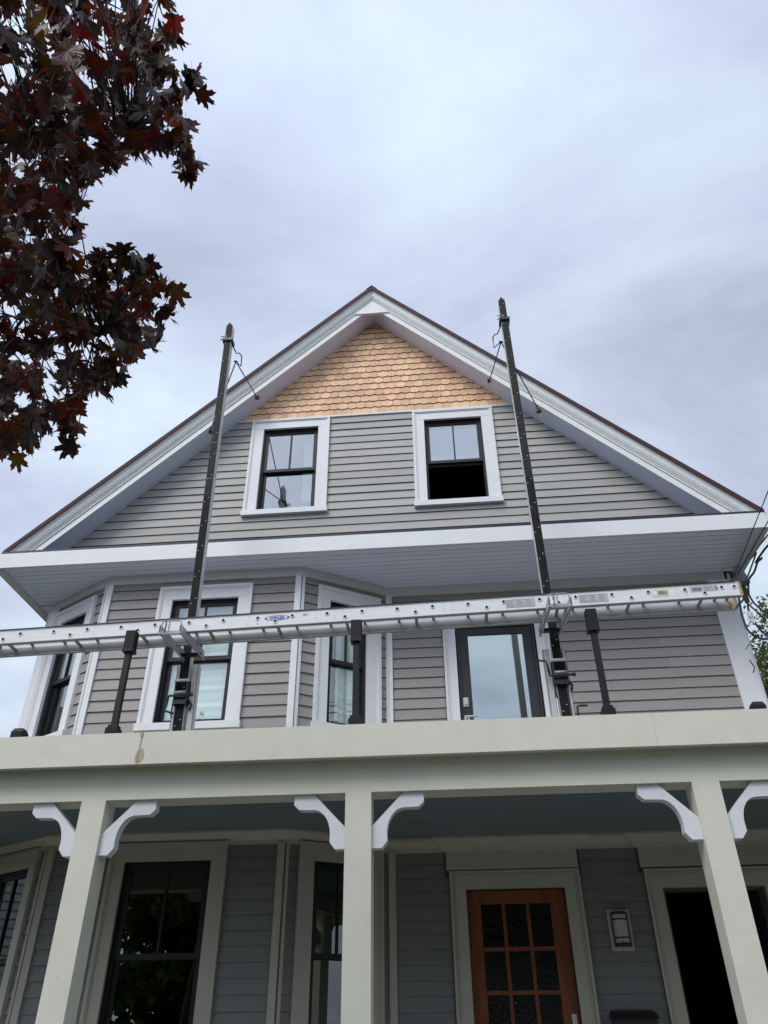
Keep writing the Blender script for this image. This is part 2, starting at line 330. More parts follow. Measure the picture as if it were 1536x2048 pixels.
def clap(fr, s0, s1, z0, z1, anchor, ex, blocks, parent, m, clip=None, split=None, stuff=False):
    """one hexahedral board per course and bay; blocks are (s0,s1,z0,z1) taken by casings"""
    k0 = math.floor((z0 - anchor) / ex); k1 = math.ceil((z1 - anchor) / ex)
    mass = MB(fr) if stuff else None
    for k in range(k0, k1):
        a, b = max(z0, anchor + k * ex), min(z1, anchor + (k + 1) * ex)
        if b - a < .02: continue
        for (u0, u1, _, _) in cells(s0, s1, a, b, [(h[0], h[1], a, b) for h in blocks if h[2] < a + .5 * (b - a) and h[3] > a + .5 * (b - a)]):
            l0, l1, h0, h1 = u0, u1, u0, u1
            if clip:
                l0, l1 = max(u0, clip(a)[0]), min(u1, clip(a)[1]); h0, h1 = max(u0, clip(b)[0]), min(u1, clip(b)[1])
                if l1 - l0 < .03 or h1 - h0 < -.15: continue
                if h1 < h0: h0 = h1 = (h0 + h1) / 2
            cuts = [0, 1]
            if split and l1 - l0 > split: cuts = [0, random.uniform(.3, .7), 1]
            for c0, c1 in zip(cuts, cuts[1:]):
                g = .0012
                A = l0 + (l1 - l0) * c0 + g; B = l0 + (l1 - l0) * c1 - g; Cc = h0 + (h1 - h0) * c0 + g; D = h0 + (h1 - h0) * c1 - g
                jb = random.uniform(-.0012, .0012)
                db, dtp = .0205 + random.uniform(-.002, .002), .006
                lo, hi = a + .0045 + jb, b + .006
                if b >= z1 - 1e-6: hi = b
                bb = mass or MB(fr)
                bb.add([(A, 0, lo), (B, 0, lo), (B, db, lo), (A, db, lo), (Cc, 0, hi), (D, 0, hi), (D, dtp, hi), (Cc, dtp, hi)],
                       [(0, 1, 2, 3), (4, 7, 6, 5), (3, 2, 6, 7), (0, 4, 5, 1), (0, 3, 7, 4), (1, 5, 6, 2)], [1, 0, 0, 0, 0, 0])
                if not stuff: bb.build('clapboard', [m, 'raw_edge_shade'], parent)
    if stuff: tag(mass.build('clapboards', [m, 'raw_edge_shade'], parent), kind='stuff')

def window(fr, s0, s1, z0, z1, cw=.15, ct=.155, trim='trim', gl='glass', rail=None, opened=False, cwl=None, cwr=None, sill=True, head=None):
    """double hung window in a black frame with a painted casing; returns the block the casing takes"""
    cwl = cwl or cw; cwr = cwr or cw; rail = rail or (z0 + z1) / 2
    w = MB(fr).ring(s0, s1, -.13, -.022, z0, z1, .028).build('window', 'frame', house)
    c = MB(fr)
    c.box(s0 - cwl, s0, -.02, .034, z0, z1); c.box(s1, s1 + cwr, -.02, .034, z0, z1); c.box(s0 - cwl, s1 + cwr, -.02, .036, z1, z1 + ct)
    bb = .028                                     # raised back band with a small step inside it
    c.box(s0 - cwl - .004, s0 - cwl + bb, -.02, .052, z0, z1 + ct - bb); c.box(s1 + cwr - bb, s1 + cwr + .004, -.02, .052, z0, z1 + ct - bb)
    c.box(s0 - cwl - .004, s1 + cwr + .004, -.02, .054, z1 + ct - bb, z1 + ct + .004)
    c.box(s0 - cwl + bb, s0 - cwl + bb + .014, -.02, .043, z0, z1 + ct - bb - .014); c.box(s1 + cwr - bb - .014, s1 + cwr - bb, -.02, .043, z0, z1 + ct - bb - .014)
    c.box(s0 - cwl + bb, s1 + cwr - bb, -.02, .045, z1 + ct - bb - .014, z1 + ct - bb)
    c.build('casing', trim, w)
    if sill: MB(fr).prism([(0, 0)] * 0 or [(s0 - cwl - .018, z0 - .07), (s1 + cwr + .018, z0 - .07), (s1 + cwr + .018, z0 + .004), (s0 - cwl - .018, z0 + .004)], -.12, .072).build('sill', trim, w)
    a, b = s0 + .028, s1 - .028; mid = (a + b) / 2
    MB(fr).ring(a, b, -.062, -.032, rail, z1 - .028, .040, .045, .040).build('sash', 'frame', w)
    MB(fr).box(mid - .010, mid + .010, -.058, -.028, rail + .045, z1 - .068).build('muntin', 'frame', w)
    for p0, p1 in ((a + .040, mid - .010), (mid + .010, b - .040)):
        MB(fr).box(p0, p1, -.050, -.044, rail + .045, z1 - .068).build('pane', gl, w)
    lz0, lz1 = (z0 + .02, rail + .03) if not opened else (rail - .035, z1 - .04)
    MB(fr).ring(a, b, -.104, -.070, lz0, lz1, .042, .055, .035).build('sash', 'frame', w)
    MB(fr).box(a + .042, b - .042, -.090, -.084, lz0 + .055, lz1 - .035).build('pane', gl, w)
    return (s0 - cwl, s1 + cwr, z0 - (.07 if sill else 0), z1 + ct)

# openings
UB0, UB1 = -3.005 - XB, -2.25 - XB
GB0, GB1 = -3.04 - XB, -2.224 - XB
ud = (.135 - X0, 1.035 - X0, 3.55, 5.59); gd = (.08 - X0, .996 - X0, .80, 2.835); gd2 = (1.885 - X0, 2.80 - X0, .80, 2.81)
SIDE = (.345, .805); SIDL = (LR - .80, LR - .31)
w_main = backing('wall', F0, 0, PX['R'] - X0, .3, 6.25, [ud, gd, gd2]); w_main['label'] = 'flat wall right of the bay'
w_bay = backing('wall', FB, 0, PX['fr'] - XB, .3, 6.12, [(UB0, UB1, 4.33, 5.765), (GB0, GB1, 1.5, 3.04)]); w_bay['label'] = 'front face of the bay'
w_br = backing('wall', FR, 0, LR, .3, 6.12, [(*SIDE, 4.335, 5.765), (.28, .83, 1.5, 3.04)]); w_br['label'] = 'right canted face of the bay'
w_bl = backing('wall', FL, 0, LR, .3, 6.12, [(*SIDL, 4.335, 5.765), (.25, .85, 1.5, 3.04)]); w_bl['label'] = 'left canted face of the bay'
# gable wall
gw = (-2.335, -1.565, 7.335, 8.74); gw2 = (-.098, .684, 7.33, 8.728)
FG = frame((-5.2, YW), (4.0, YW)); GX = -5.2
g = MB()
zlo = 6.25
for (a, b, c, d) in cells(-4.75, 3.30, zlo, 8.9, [gw, gw2]):
    l0, l1 = APX - (APZ + .05 - c) / SL, APX + (APZ + .05 - c) / SL; h0, h1 = APX - (APZ + .05 - d) / SL, APX + (APZ + .05 - d) / SL
    A, B = max(a, l0), min(b, l1); Cc, D = max(a, h0), min(b, h1)
    if D > Cc: g.add([(A, YW, c), (B, YW, c), (B, YW + .14, c), (A, YW + .14, c), (Cc, YW, d), (D, YW, d), (D, YW + .14, d), (Cc, YW + .14, d)], [(0, 3, 2, 1), (4, 5, 6, 7), (0, 1, 5, 4), (1, 2, 6, 5), (2, 3, 7, 6), (3, 0, 4, 7)])
g.prism([(APX - 1.96, 8.9), (APX + 1.96, 8.9), (APX, 10.84)], YW, YW + .14)
w_gab = g.build('gable_wall', 'wall_back', house)
MB().prism([(-4.72, 6.9), (-4.72, 6.25), (-4.9, 6.25), (-4.9, 6.7)], YW, YW + .14).build('wall_infill', 'wall_back', house)

B1 = window(FG, gw[0] - GX, gw[1] - GX, gw[2], gw[3], cw=.165, ct=.158, rail=8.02, cwr=.155)
B2 = window(FG, gw2[0] - GX, gw2[1] - GX, gw2[2], gw2[3], cw=.155, ct=.158, rail=8.0, opened=True)
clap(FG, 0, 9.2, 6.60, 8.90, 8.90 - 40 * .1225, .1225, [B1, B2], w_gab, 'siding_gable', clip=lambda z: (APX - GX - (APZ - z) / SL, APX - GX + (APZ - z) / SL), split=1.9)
# strip over the clapboards and the cedar shingles
MB().prism([(APX - 1.93, 8.902), (APX + 1.93, 8.902), (APX + 1.905, 8.928), (APX - 1.905, 8.928)], YW - .028, YW).build('drip_strip', 'trim', house)
ex = .1165; sw = .128
def shingle_poly(w, h, l, r, zb, zt):
    pts = []
    for i in range(9):
        t = i / 8; x = -w / 2 + w * t; pts.append((x, -.021 * (1 - (2 * t - 1) ** 2) ** .8))
    return pts + [(w / 2, h), (-w / 2, h)]
SH = []
for k in range(5):
    w = sw - .0012 - .0006 * (k % 3)
    b = MB(); poly = shingle_poly(w, ex + .012, 0, 0, 0, 0); n = len(poly)
    th = .021
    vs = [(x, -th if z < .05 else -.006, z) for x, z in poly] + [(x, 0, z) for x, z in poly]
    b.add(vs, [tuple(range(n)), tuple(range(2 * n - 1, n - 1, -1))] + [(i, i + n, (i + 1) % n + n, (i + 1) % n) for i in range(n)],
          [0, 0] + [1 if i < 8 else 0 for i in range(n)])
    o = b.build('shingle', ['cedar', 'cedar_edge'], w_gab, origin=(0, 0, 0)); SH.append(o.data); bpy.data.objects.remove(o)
def clipped_shingle(cx_, zb, k):
    """shingle cut along the rake"""
    bm = bmesh.new(); bm.from_mesh(SH[k]); bmesh.ops.translate(bm, verts=bm.verts, vec=(cx_, YW, zb))
    for sg in (-1, 1):
        no = Vector((sg * SL, 0, 1)).normalized()
        bmesh.ops.bisect_plane(bm, geom=bm.verts[:] + bm.edges[:] + bm.faces[:], plane_co=(APX, YW, APZ + .004), plane_no=no, clear_outer=True)
    if len(bm.faces) < 3: bm.free(); return
    me = bpy.data.meshes.new('shingle'); bmesh.ops.translate(bm, verts=bm.verts, vec=(-cx_, -YW, -zb)); bm.to_mesh(me); bm.free()
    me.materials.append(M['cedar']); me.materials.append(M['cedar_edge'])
    o = bpy.data.objects.new('shingle', me); COL.objects.link(o); place(o, (cx_, YW, zb), w_gab)
row = 0; z = 8.945 - .004
while z < APZ - .03:
    hw = (APZ - z) / SL + .06; off = (row % 2) * sw / 2 + random.uniform(-.006, .006)
    i0 = int(-hw / sw) - 1
    for i in range(i0, -i0 + 1):
        x = i * sw + off
        if abs(x) - sw / 2 > hw: continue
        cxs = APX + x + random.uniform(-.0015, .0015); zb = z + random.uniform(-.003, .003); k = random.randrange(5)
        if abs(x) + sw / 2 > (APZ - z - ex - .02) / SL: clipped_shingle(cxs, zb, k)
        else:
            o = bpy.data.objects.new('shingle', SH[k]); COL.objects.link(o); place(o, (cxs, YW - random.uniform(0, .0015), zb), w_gab)
    z += ex; row += 1

# upper storey windows, corner boards, clapboards
BU = window(FB, UB0, UB1, 4.33, 5.765, rail=5.045, gl='glass_mid')
BR = window(FR, *SIDE, 4.335, 5.765, rail=5.045, gl='glass_mid', cw=.148, cwr=.165)
BL = window(FL, *SIDL, 4.335, 5.765, rail=5.0, gl='glass_mid', cw=.14, cwl=.15)
EXU, AU = .1184, 4.610
def board(fr, s0, s1, z0, z1, m='trim', d=.036): MB(fr).box(s0, s1, 0, d, z0, z1).build('corner_board', m, house)
for z0, z1, m in ((3.5, 6.0, 'trim'), (.8, 3.17, 'trim_shaded')):
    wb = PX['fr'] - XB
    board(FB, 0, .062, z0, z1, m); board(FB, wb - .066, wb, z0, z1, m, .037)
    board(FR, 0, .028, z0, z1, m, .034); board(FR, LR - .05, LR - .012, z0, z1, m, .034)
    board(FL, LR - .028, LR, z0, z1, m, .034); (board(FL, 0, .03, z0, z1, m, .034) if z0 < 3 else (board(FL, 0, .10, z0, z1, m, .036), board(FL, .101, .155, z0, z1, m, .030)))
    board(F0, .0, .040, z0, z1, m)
board(F0, 3.068 - X0, 3.30 - X0, 3.5, 6.0); board(F0, 3.068 - X0, 3.30 - X0, .8, 3.17, 'trim_shaded')
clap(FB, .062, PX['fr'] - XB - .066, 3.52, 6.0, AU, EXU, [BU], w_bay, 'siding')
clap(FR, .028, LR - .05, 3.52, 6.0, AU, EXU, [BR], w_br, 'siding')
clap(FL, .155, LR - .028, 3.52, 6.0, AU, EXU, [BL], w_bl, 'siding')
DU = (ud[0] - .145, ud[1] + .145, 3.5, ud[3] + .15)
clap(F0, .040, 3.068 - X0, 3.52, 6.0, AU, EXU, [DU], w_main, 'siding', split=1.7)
# ground storey
BGB = window(FB, GB0, GB1, 1.5, 3.04, trim='trim_shaded', gl='glass_low', rail=2.26, cw=.14, ct=.15)
BGR = window(FR, .28, .83, 1.5, 3.04, trim='trim_shaded', gl='glass_low', rail=2.26, cw=.15, ct=.15)
BGL = window(FL, .25, .85, 1.5, 3.04, trim='trim_shaded', gl='glass_low', rail=2.26, cw=.13, ct=.15)
clap(FB, .062, PX['fr'] - XB - .066, .82, 3.17, 2.936 - .119 * 10, .119, [BGB], w_bay, 'siding_shaded')
clap(FR, .028, LR - .05, .82, 3.17, 2.936 - .119 * 10, .119, [BGR], w_br, 'siding_shaded')
clap(FL, .03, LR - .028, .82, 3.17, 2.936 - .119 * 10, .119, [BGL], w_bl, 'siding_shaded')
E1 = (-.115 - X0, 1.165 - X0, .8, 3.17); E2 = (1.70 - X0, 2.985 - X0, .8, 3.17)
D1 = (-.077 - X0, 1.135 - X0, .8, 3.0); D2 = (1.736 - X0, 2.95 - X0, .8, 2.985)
clap(F0, .040, 3.068 - X0, .82, 3.17, 2.936 - .119 * 10, .119, [D1, D2, (E1[0], E1[1], 2.98, 3.17), (E2[0], E2[1], 2.97, 3.17)], w_main, 'siding_shaded')

# frieze boards under the soffit and crown under the porch ceiling
LINE = [(PX['bl'], YW), (PX['fl'], YB), (PX['fr'], YB), (PX['br'], YW), (3.262, YW)]
MB().sweep(LINE, [(0, 5.998), (.034, 5.998), (.034, 6.104), (0, 6.104)]).build('frieze', 'frieze', house)
MB().sweep(LINE, [(0, 3.165), (.022, 3.165), (.026, 3.20), (.05, 3.215), (.085, 3.255), (.10, 3.262), (.10, 3.281), (0, 3.281)]).build('crown_molding', 'trim_shaded', house)
for E_, D_ in ((E1, D1), (E2, D2)):
    b = MB(F0); b.box(E_[0] + .02, E_[1] - .02, .0, .05, D_[3], 3.17)
    b.build('door_head', 'trim_shaded', house)
    a, c = F0(E_[0], .045, 0), F0(E_[1], .045, 0)
    q = F0(E_[0], -.0, 0), F0(E_[1], 0, 0)
    MB().sweep([(q[0][0] + .001, q[0][1]), (a[0] + .0, a[1]), (c[0], c[1]), (q[1][0] - .001, q[1][1])], [(-.03, 3.162), (.020, 3.162), (.03, 3.195), (.055, 3.215), (.095, 3.255), (.105, 3.262), (.105, 3.2805), (-.03, 3.2805)]).build('crown_molding', 'trim_shaded', house)

# balcony door
def casing(fr, s0, s1, z0, z1, cw, ct, trim, parent):
    c = MB(fr); bb = .026
    c.box(s0 - cw, s0, -.02, .034, z0, z1); c.box(s1, s1 + cw, -.02, .034, z0, z1); c.box(s0 - cw, s1 + cw, -.02, .036, z1, z1 + ct)
    for k, (w_, d_) in enumerate(((0, .052), (.03, .044), (.044, .040))):
        wd = (bb, .012, .008)[k]
        c.box(s0 - cw + w_, s0 - cw + w_ + wd, -.02, d_, z0, z1 + ct - w_ - wd); c.box(s1 + cw - w_ - wd, s1 + cw - w_, -.02, d_, z0, z1 + ct - w_ - wd)
        c.box(s0 - cw + w_, s1 + cw - w_, -.02, d_ + .002, z1 + ct - w_ - wd, z1 + ct - w_)
    c.build('casing', trim, parent)
dr = MB(F0)
a, b = ud[0] + .012, ud[1] - .012
dr.ring(a + .03, b - .03, -.075, -.03, 3.56, 5.56, .10, .22, .085)
bd = dr.build('balcony_door', 'door_dark', house)
MB(F0).ring(a, b, -.10, -.012, 3.55, 5.588, .028, .0).build('jamb', 'door_dark', bd)
MB(F0).box(a + .13, b - .13, -.056, -.048, 3.78, 5.475).build('pane', 'glass_door', bd)
casing(F0, ud[0], ud[1], 3.5, ud[3], .14, .145, 'trim', bd)
hx = .205 - X0
MB(F0).box(hx - .028, hx + .028, -.031, -.018, 4.63, 4.73).box(hx - .016, hx + .016, -.018, -.004, 4.65, 4.71).build('lock', 'steel', bd)
hb = MB(F0); hb.box(hx - .028, hx + .028, -.031, -.018, 4.46, 4.53)
hb.tube([(hx, -.02, 4.50), (hx, .035, 4.50), (hx + .11, .035, 4.50)], .010, 8); hb.build('handle', 'steel', bd)

# front door: orange wood, 3 by 5 panes
a, b = gd[0] + .006, gd[1] - .006
fd = MB(F0); fd.box(a, a + .122, -.10, -.055, .82, 2.828); fd.box(b - .139, b, -.10, -.055, .82, 2.828); fd.box(a + .122, b - .139, -.10, -.055, 2.716, 2.828); fd.box(a + .122, b - .139, -.10, -.055, .82, 1.03)
door = fd.build('front_door', 'wood_door', house)
gx0, gx1 = a + .122, b - .139; cw3 = (gx1 - gx0 - 2 * .032) / 3; rows = [1.03, 1.335, 1.67, 2.008, 2.346, 2.716]
for k in (1, 2): MB(F0).box(gx0 + k * cw3 + (k - 1) * .032, gx0 + k * (cw3 + .032), -.094, -.052, 1.03, 2.716).build('muntin', 'wood_door', door)
for zz in rows[1:-1]:
    for k in range(3): MB(F0).box(gx0 + k * (cw3 + .032), gx0 + k * (cw3 + .032) + cw3, -.092, -.054, zz - .016, zz + .016).build('muntin', 'wood_door', door)
for i in range(5):
    for k in range(3): MB(F0).box(gx0 + k * (cw3 + .032), gx0 + k * (cw3 + .032) + cw3, -.080, -.074, rows[i] + (.016 if i else 0), rows[i + 1] - (.016 if i < 4 else 0)).build('pane', 'glass_tex', door)
casing(F0, gd[0], gd[1], .8, gd[3], .150, .155, 'trim_shaded', door)
MB(F0).box(.945 - X0 - .02, .945 - X0 + .022, -.0545, -.050, 1.765, 1.845).build('sticker', 'label_w', door)
MB(F0).box(.93 - X0, .96 - X0, -.0545, -.02, 1.70, 1.755).build('door_knob_plate', 'steel', door)

# second doorway: dark opening, wooden jamb, glazed door swung in on the right
a, b = gd2[0], gd2[1]
j = MB(F0).box(a, a + .02, -.14, .0, .8, 2.81).box(b - .02, b, -.14, .0, .8, 2.81).box(a + .02, b - .02, -.14, 0, 2.79, 2.81)
jo = j.build('doorway', 'rust', house)
casing(F0, a, b, .8, gd2[3], .150, .16, 'trim_shaded', jo)
hinge = Vector((F0(b - .02, -.13, 0)[0], F0(b - .02, -.13, 0)[1])); dirv = Vector((-.22, .975)).normalized()
FD = frame(hinge, hinge + dirv)
MB(FD).ring(0, .84, -.045, 0, .82, 2.78, .11, .25, .11).build('open_door', 'frame', jo)
MB(FD).box(.11, .73, -.026, -.02, 1.07, 2.67).build('pane', 'glass_low', jo)

# rakes: two boards with a triangular block, bed molding, crown and red edge, each side mitred at the apex
def rake(name, prof, m, x_end=5.30, cut=None):
    """prof: list of (y, v) ; v is the height above the soffit line, measured plumb"""
    for sg in (-1, 1):
        n = len(prof); b = MB()
        xe = APX + sg * (x_end + APX * -1 * 0 - .79 if sg < 0 else 4.51)
        if sg < 0: xe = -x_end
        else: xe = APX * 2 + x_end
        vs = [(APX, y, APZ + v) for y, v in prof] + [(xe, y, APZ + v - SL * abs(xe - APX)) for y, v in prof]
        b.add(vs, [tuple(range(n)), tuple(range(2 * n - 1, n - 1, -1))] + [(i, (i + 1) % n, (i + 1) % n + n, i + n) for i in range(n)])
        b.build(name, m, house)
rake('rake_soffit', [(7.735, .0), (8.06, .0), (8.06, .018), (7.735, .018)], 'soffit', 4.95)
rake('rake_board', [(7.716, -.002), (7.742, -.002), (7.742, .125), (7.716, .125)], 'trim_rake')
rake('rake_board', [(7.700, .110), (7.715, .110), (7.742, .127), (7.742, .21), (7.700, .21)], 'trim_rake')
rake('rake_molding', [(7.690, .143), (7.699, .143), (7.699, .21), (7.672, .21), (7.672, .178), (7.680, .174), (7.682, .164), (7.690, .158)], 'trim_rake')
crown = [(7.672, .193), (7.667, .195), (7.667, .208), (7.661, .211), (7.659, .232), (7.655, .255), (7.649, .278), (7.642, .296), (7.636, .308), (7.632, .311), (7.631, .327)]
rake('rake_crown', crown + [(7.74, .327), (7.74, .215)], 'trim_rake')
rake('drip_edge', [(7.614, .300), (7.628, .300), (7.628, .329), (8.0, .329), (8.0, .372), (7.612, .372)], 'red_edge', 5.35)
MB().prism([(APX - .25, APZ - .148), (APX + .25, APZ - .148), (APX, APZ + .125)], 7.6975, 7.741).build('apex_block', 'trim_rake', house)
for sg in (-1, 1):
    b = MB(); xe = -5.33 if sg < 0 else APX * 2 + 5.33; h = SL * abs(xe - APX)
    b.add([(APX, 8.0, APZ + .335), (APX, 16.2, APZ + .335), (xe, 16.2, APZ + .335 - h), (xe, 8.0, APZ + .335 - h), (APX, 8.0, APZ + .371), (APX, 16.2, APZ + .371), (xe, 16.2, APZ + .371 - h), (xe, 8.0, APZ + .371 - h)],
          [(0, 3, 2, 1), (4, 5, 6, 7), (0, 1, 5, 4), (1, 2, 6, 5), (2, 3, 7, 6), (3, 0, 4, 7)])
    b.build('roof', 'roof', house)
MB().prism([(APX - .08, APZ + .294), (APX, APZ + .374), (APX + .08, APZ + .294), (APX + .08, APZ + .304), (APX, APZ + .385), (APX - .08, APZ + .304)], 7.608, 16.2).build('ridge_cap', 'red_edge', house)

# pent cornice: fascia, soffit planks, membrane, side returns
XL, XR = -5.03, 3.505
MB().box(XL, XR, 7.09, 7.115, 6.108, 6.295).build('fascia', 'trim', house)
sf = MB().box(-4.93, 3.42, 7.12, 8.0, 6.124, 6.14).build('soffit', 'wall_back', house)
yy = 7.117
while yy < 7.99:
    cuts = [-4.925] + sorted(random.uniform(-3.5, 2.5) for _ in range(2)) + [3.42]
    for c0, c1 in zip(cuts, cuts[1:]):
        if c1 - c0 > .3: MB().box(c0 + .0012, c1 - .0012, yy + .003, yy + .0855, 6.107 + random.uniform(0, .0012), 6.123).build('soffit_board', 'soffit', sf)
    yy += .0885
b = MB(); yy = 8.03
while yy < 9.6: b.box(-4.925, -4.77, yy, yy + .084, 6.107, 6.123); yy += .0885
b.build('soffit_boards', 'soffit', sf)
for x0, x1 in ((XL, -4.93), (3.42, XR)): MB().box(x0, x1, 7.118, 16, 6.098, 6.30).build('side_fascia', 'frieze', house)
pm = MB(); pm.add([(XL, 7.10, 6.297), (XR, 7.10, 6.297), (XR, 8.0, 6.70), (XL, 8.0, 6.70), (XL, 7.10, 6.305), (XR, 7.10, 6.305), (XR, 8.0, 6.708), (XL, 8.0, 6.708)],
       [(0, 3, 2, 1), (4, 5, 6, 7), (0, 1, 5, 4), (1, 2, 6, 5), (2, 3, 7, 6), (3, 0, 4, 7)])
pm.build('pent_roof', 'membrane', house)
b = MB(); x = XL
while x < XR:                                    # ragged turned-up edge of the membrane
    w = random.uniform(.03, .16)
    if random.random() < .3: b.box(x, min(x + w * .5, XR), 7.1148, 7.1154, 6.29, 6.30 + random.uniform(.003, .022))
    x += w
MB().box(XL + .02, XR - .02, 7.1155, 7.12, 6.296, 6.340).build('flashing', 'membrane', house)
b.build('membrane_edge', 'logo_blue', house)
MB().box(XL + .01, -4.75, 8.06, 16, 6.30, 6.62).build('eave_box', 'frieze', house); MB().box(3.31, XR - .01, 8.06, 16, 6.30, 6.62).build('eave_box', 'frieze', house)

# shell: side and back walls, floors
FSR = frame((3.30, YW), (3.30, 16)); FSL = frame((-4.75, 16), (-4.75, YW))
for fr, nm in ((FSR, 'right'), (FSL, 'left')):
    wl = MB(fr).box(0, 16 - YW, -.14, 0, .3, 6.62).build('side_wall', 'wall_back', house)
    clap(fr, .12 if nm == 'right' else 0, 16 - YW - (.12 if nm == 'left' else 0), .5, 6.1, AU, EXU, [], wl, 'siding', stuff=True)
    MB(fr).box(*((0, .12) if nm == 'right' else (16 - YW - .12, 16 - YW)), 0, .036, .5, 6.1).build('corner_board', 'trim', house)
MB().box(-4.75, 3.30, 15.9, 16, .3, 11).build('back_wall', 'wall_back', house)
MB().box(-4.6, 3.16, 8.17, 15.9, .6, .8).build('floor', 'inside', house)
MB().box(-4.6, 3.16, 8.17, 15.9, 3.32, 3.5).build('floor', 'inside', house)
MB().box(-4.6, 3.16, 8.17, 15.9, 6.15, 6.3).build('floor', 'inside', house)
MB().prism([(-3.78, 3.32), (-1.56, 3.32), (-1.56, 3.5), (-3.78, 3.5)], 7.6, 8.16).build('floor', 'inside', house)
MB().box(-4.6, 3.16, 12.0, 12.1, .8, 6.15).build('partition', 'inside', house)
MB().box(-2.2, -2.1, 8.17, 12, .8, 3.3).build('partition', 'inside', house)
MB().prism([(-4.7, 3.50), (3.3, 3.50), (3.3, .3), (-4.7, .3)], 8.0, 8.0 + .001).build('x', 'inside', house) if False else None
MB().box(-4.75, 3.3, 8.03, 16, .0, .3).build('foundation', 'concrete', house)

# ------------------------------------------------------------------ porch (part of the house)
PYF, PYB = 5.40, 5.53
PL, PR = -4.95, 3.60
for xa_, xb_ in ((PL, -2.2462), (-2.2445, 1.4318), (1.433, PR)): MB().box(xa_, xb_, PYF, PYF + .028, 3.302, 3.535).build('porch_fascia', 'trim_porch', house)
MB().box(PL, PR, PYF + .03, PYB + .02, 3.318, 3.335).build('porch_soffit', 'trim_porch', house)
MB().box(PL + .1, 1.72, PYB, PYB + .205, 3.09, 3.317).build('porch_beam', 'trim_porch', house); MB().box(1.7212, PR - .1, PYB, PYB + .205, 3.09, 3.317).build('porch_beam', 'trim_porch', house)
pc = MB().box(PL, PR, PYB + .02, 8.02, 3.336, 3.48).build('porch_roof', 'deckboard', house)
yy = PYB + .206
while yy < 8.0:
    y1_ = min(yy + .098, 8.02)
    MB().box(PL + .1, PR - .1, yy + .001, y1_ - .002, 3.281 + random.uniform(0, .001), 3.334).build('ceiling_board', 'ceiling', pc); yy += .10
MB().box(PL + .1, PL + .3, PYB + .206, 8.0, 3.09, 3.28).build('porch_beam', 'trim_porch', house)
MB().box(PR - .3, PR - .1, PYB + .206, 8.0, 3.09, 3.28).build('porch_beam', 'trim_porch', house)
MB().box(PL, PR, 5.35, 8.02, .70, .80).build('porch_floor', 'deckboard', house)
MB().box(PL, PR, 5.42, 5.46, .0, .70).build('porch_skirt', 'trim_porch', house)
for k in range(4): MB().box(-.35, 1.25, 5.35 - .29 * (k + 1), 5.35 - .29 * k, 0, .64 - .165 * k).build('step', 'deckboard', house)
arc = [];
for i in range(13):
    t = i / 12; p0, c0, c1, p1 = (.232, -.103), (.165, -.100), (.112, -.165), (.106, -.262)
    arc.append(tuple((1 - t) ** 3 * p0[q] + 3 * (1 - t) ** 2 * t * c0[q] + 3 * (1 - t) * t * t * c1[q] + t ** 3 * p1[q] for q in (0, 1)))
BP = [(0, -.364), (.07, -.364), (.108, -.318)] + arc[::-1] + [(.330, -.100), (.367, -.066), (.365, 0), (.225, 0), (0, -.225)]
bracket_ids = []
for xa, xb in ((-2.664, -2.484), (-.748, -.566), (1.635, 1.819), (-4.83, -4.65), (3.3, 3.48)):
    cl = MB().box(xa, xb, PYB, PYB + .182, .8, 3.09)
    cl = cl.build('porch_column', 'trim_porch', house)
    MB().box(xa - .02, xb + .02, PYB - .02, PYB + .202, .8, .95).build('column_base', 'trim_porch', cl)
    for sg, xe in ((-1, xa), (1, xb)):
        if (xa < -4 and sg < 0) or (xb > 3 and sg > 0): continue
        bm_ = MB(); n = len(BP); vs = [(xe + sg * dx, PYB + .028, 3.0895 + dz) for dx, dz in BP] + [(xe + sg * dx, PYB + .105, 3.0895 + dz) for dx, dz in BP]
        bm_.add(vs, [tuple(range(n)), tuple(range(2 * n - 1, n - 1, -1))] + [(i, i + n, (i + 1) % n + n, (i + 1) % n) for i in range(n)])
        bm_.build('bracket', 'bracket', cl)
# peeled paint on the porch fascia
b = MB(); y = PYF - .0015
for poly in ([(-2.232, 3.309), (-2.266, 3.310), (-2.274, 3.345), (-2.270, 3.37), (-2.258, 3.40), (-2.246, 3.425), (-2.228, 3.415), (-2.212, 3.403), (-2.206, 3.375), (-2.207, 3.342), (-2.219, 3.325)],
             [(-2.252, 3.425), (-2.246, 3.425), (-2.243, 3.46), (-2.239, 3.49), (-2.245, 3.49), (-2.25, 3.46)], [(-2.262, 3.534), (-2.237, 3.534), (-2.232, 3.51), (-2.24, 3.492), (-2.256, 3.495), (-2.266, 3.512)]):
    b.prism(poly, y, PYF + .001)
b.build('peeled_paint', 'peel', house)
b = MB(); b.prism([(-2.2545, 3.309), (-2.252, 3.309), (-2.248, 3.36), (-2.252, 3.40), (-2.243, 3.45), (-2.240, 3.534), (-2.242, 3.534), (-2.246, 3.45), (-2.2545, 3.40), (-2.251, 3.36)], y - .001, PYF).build('paint_crack', 'ink', house)
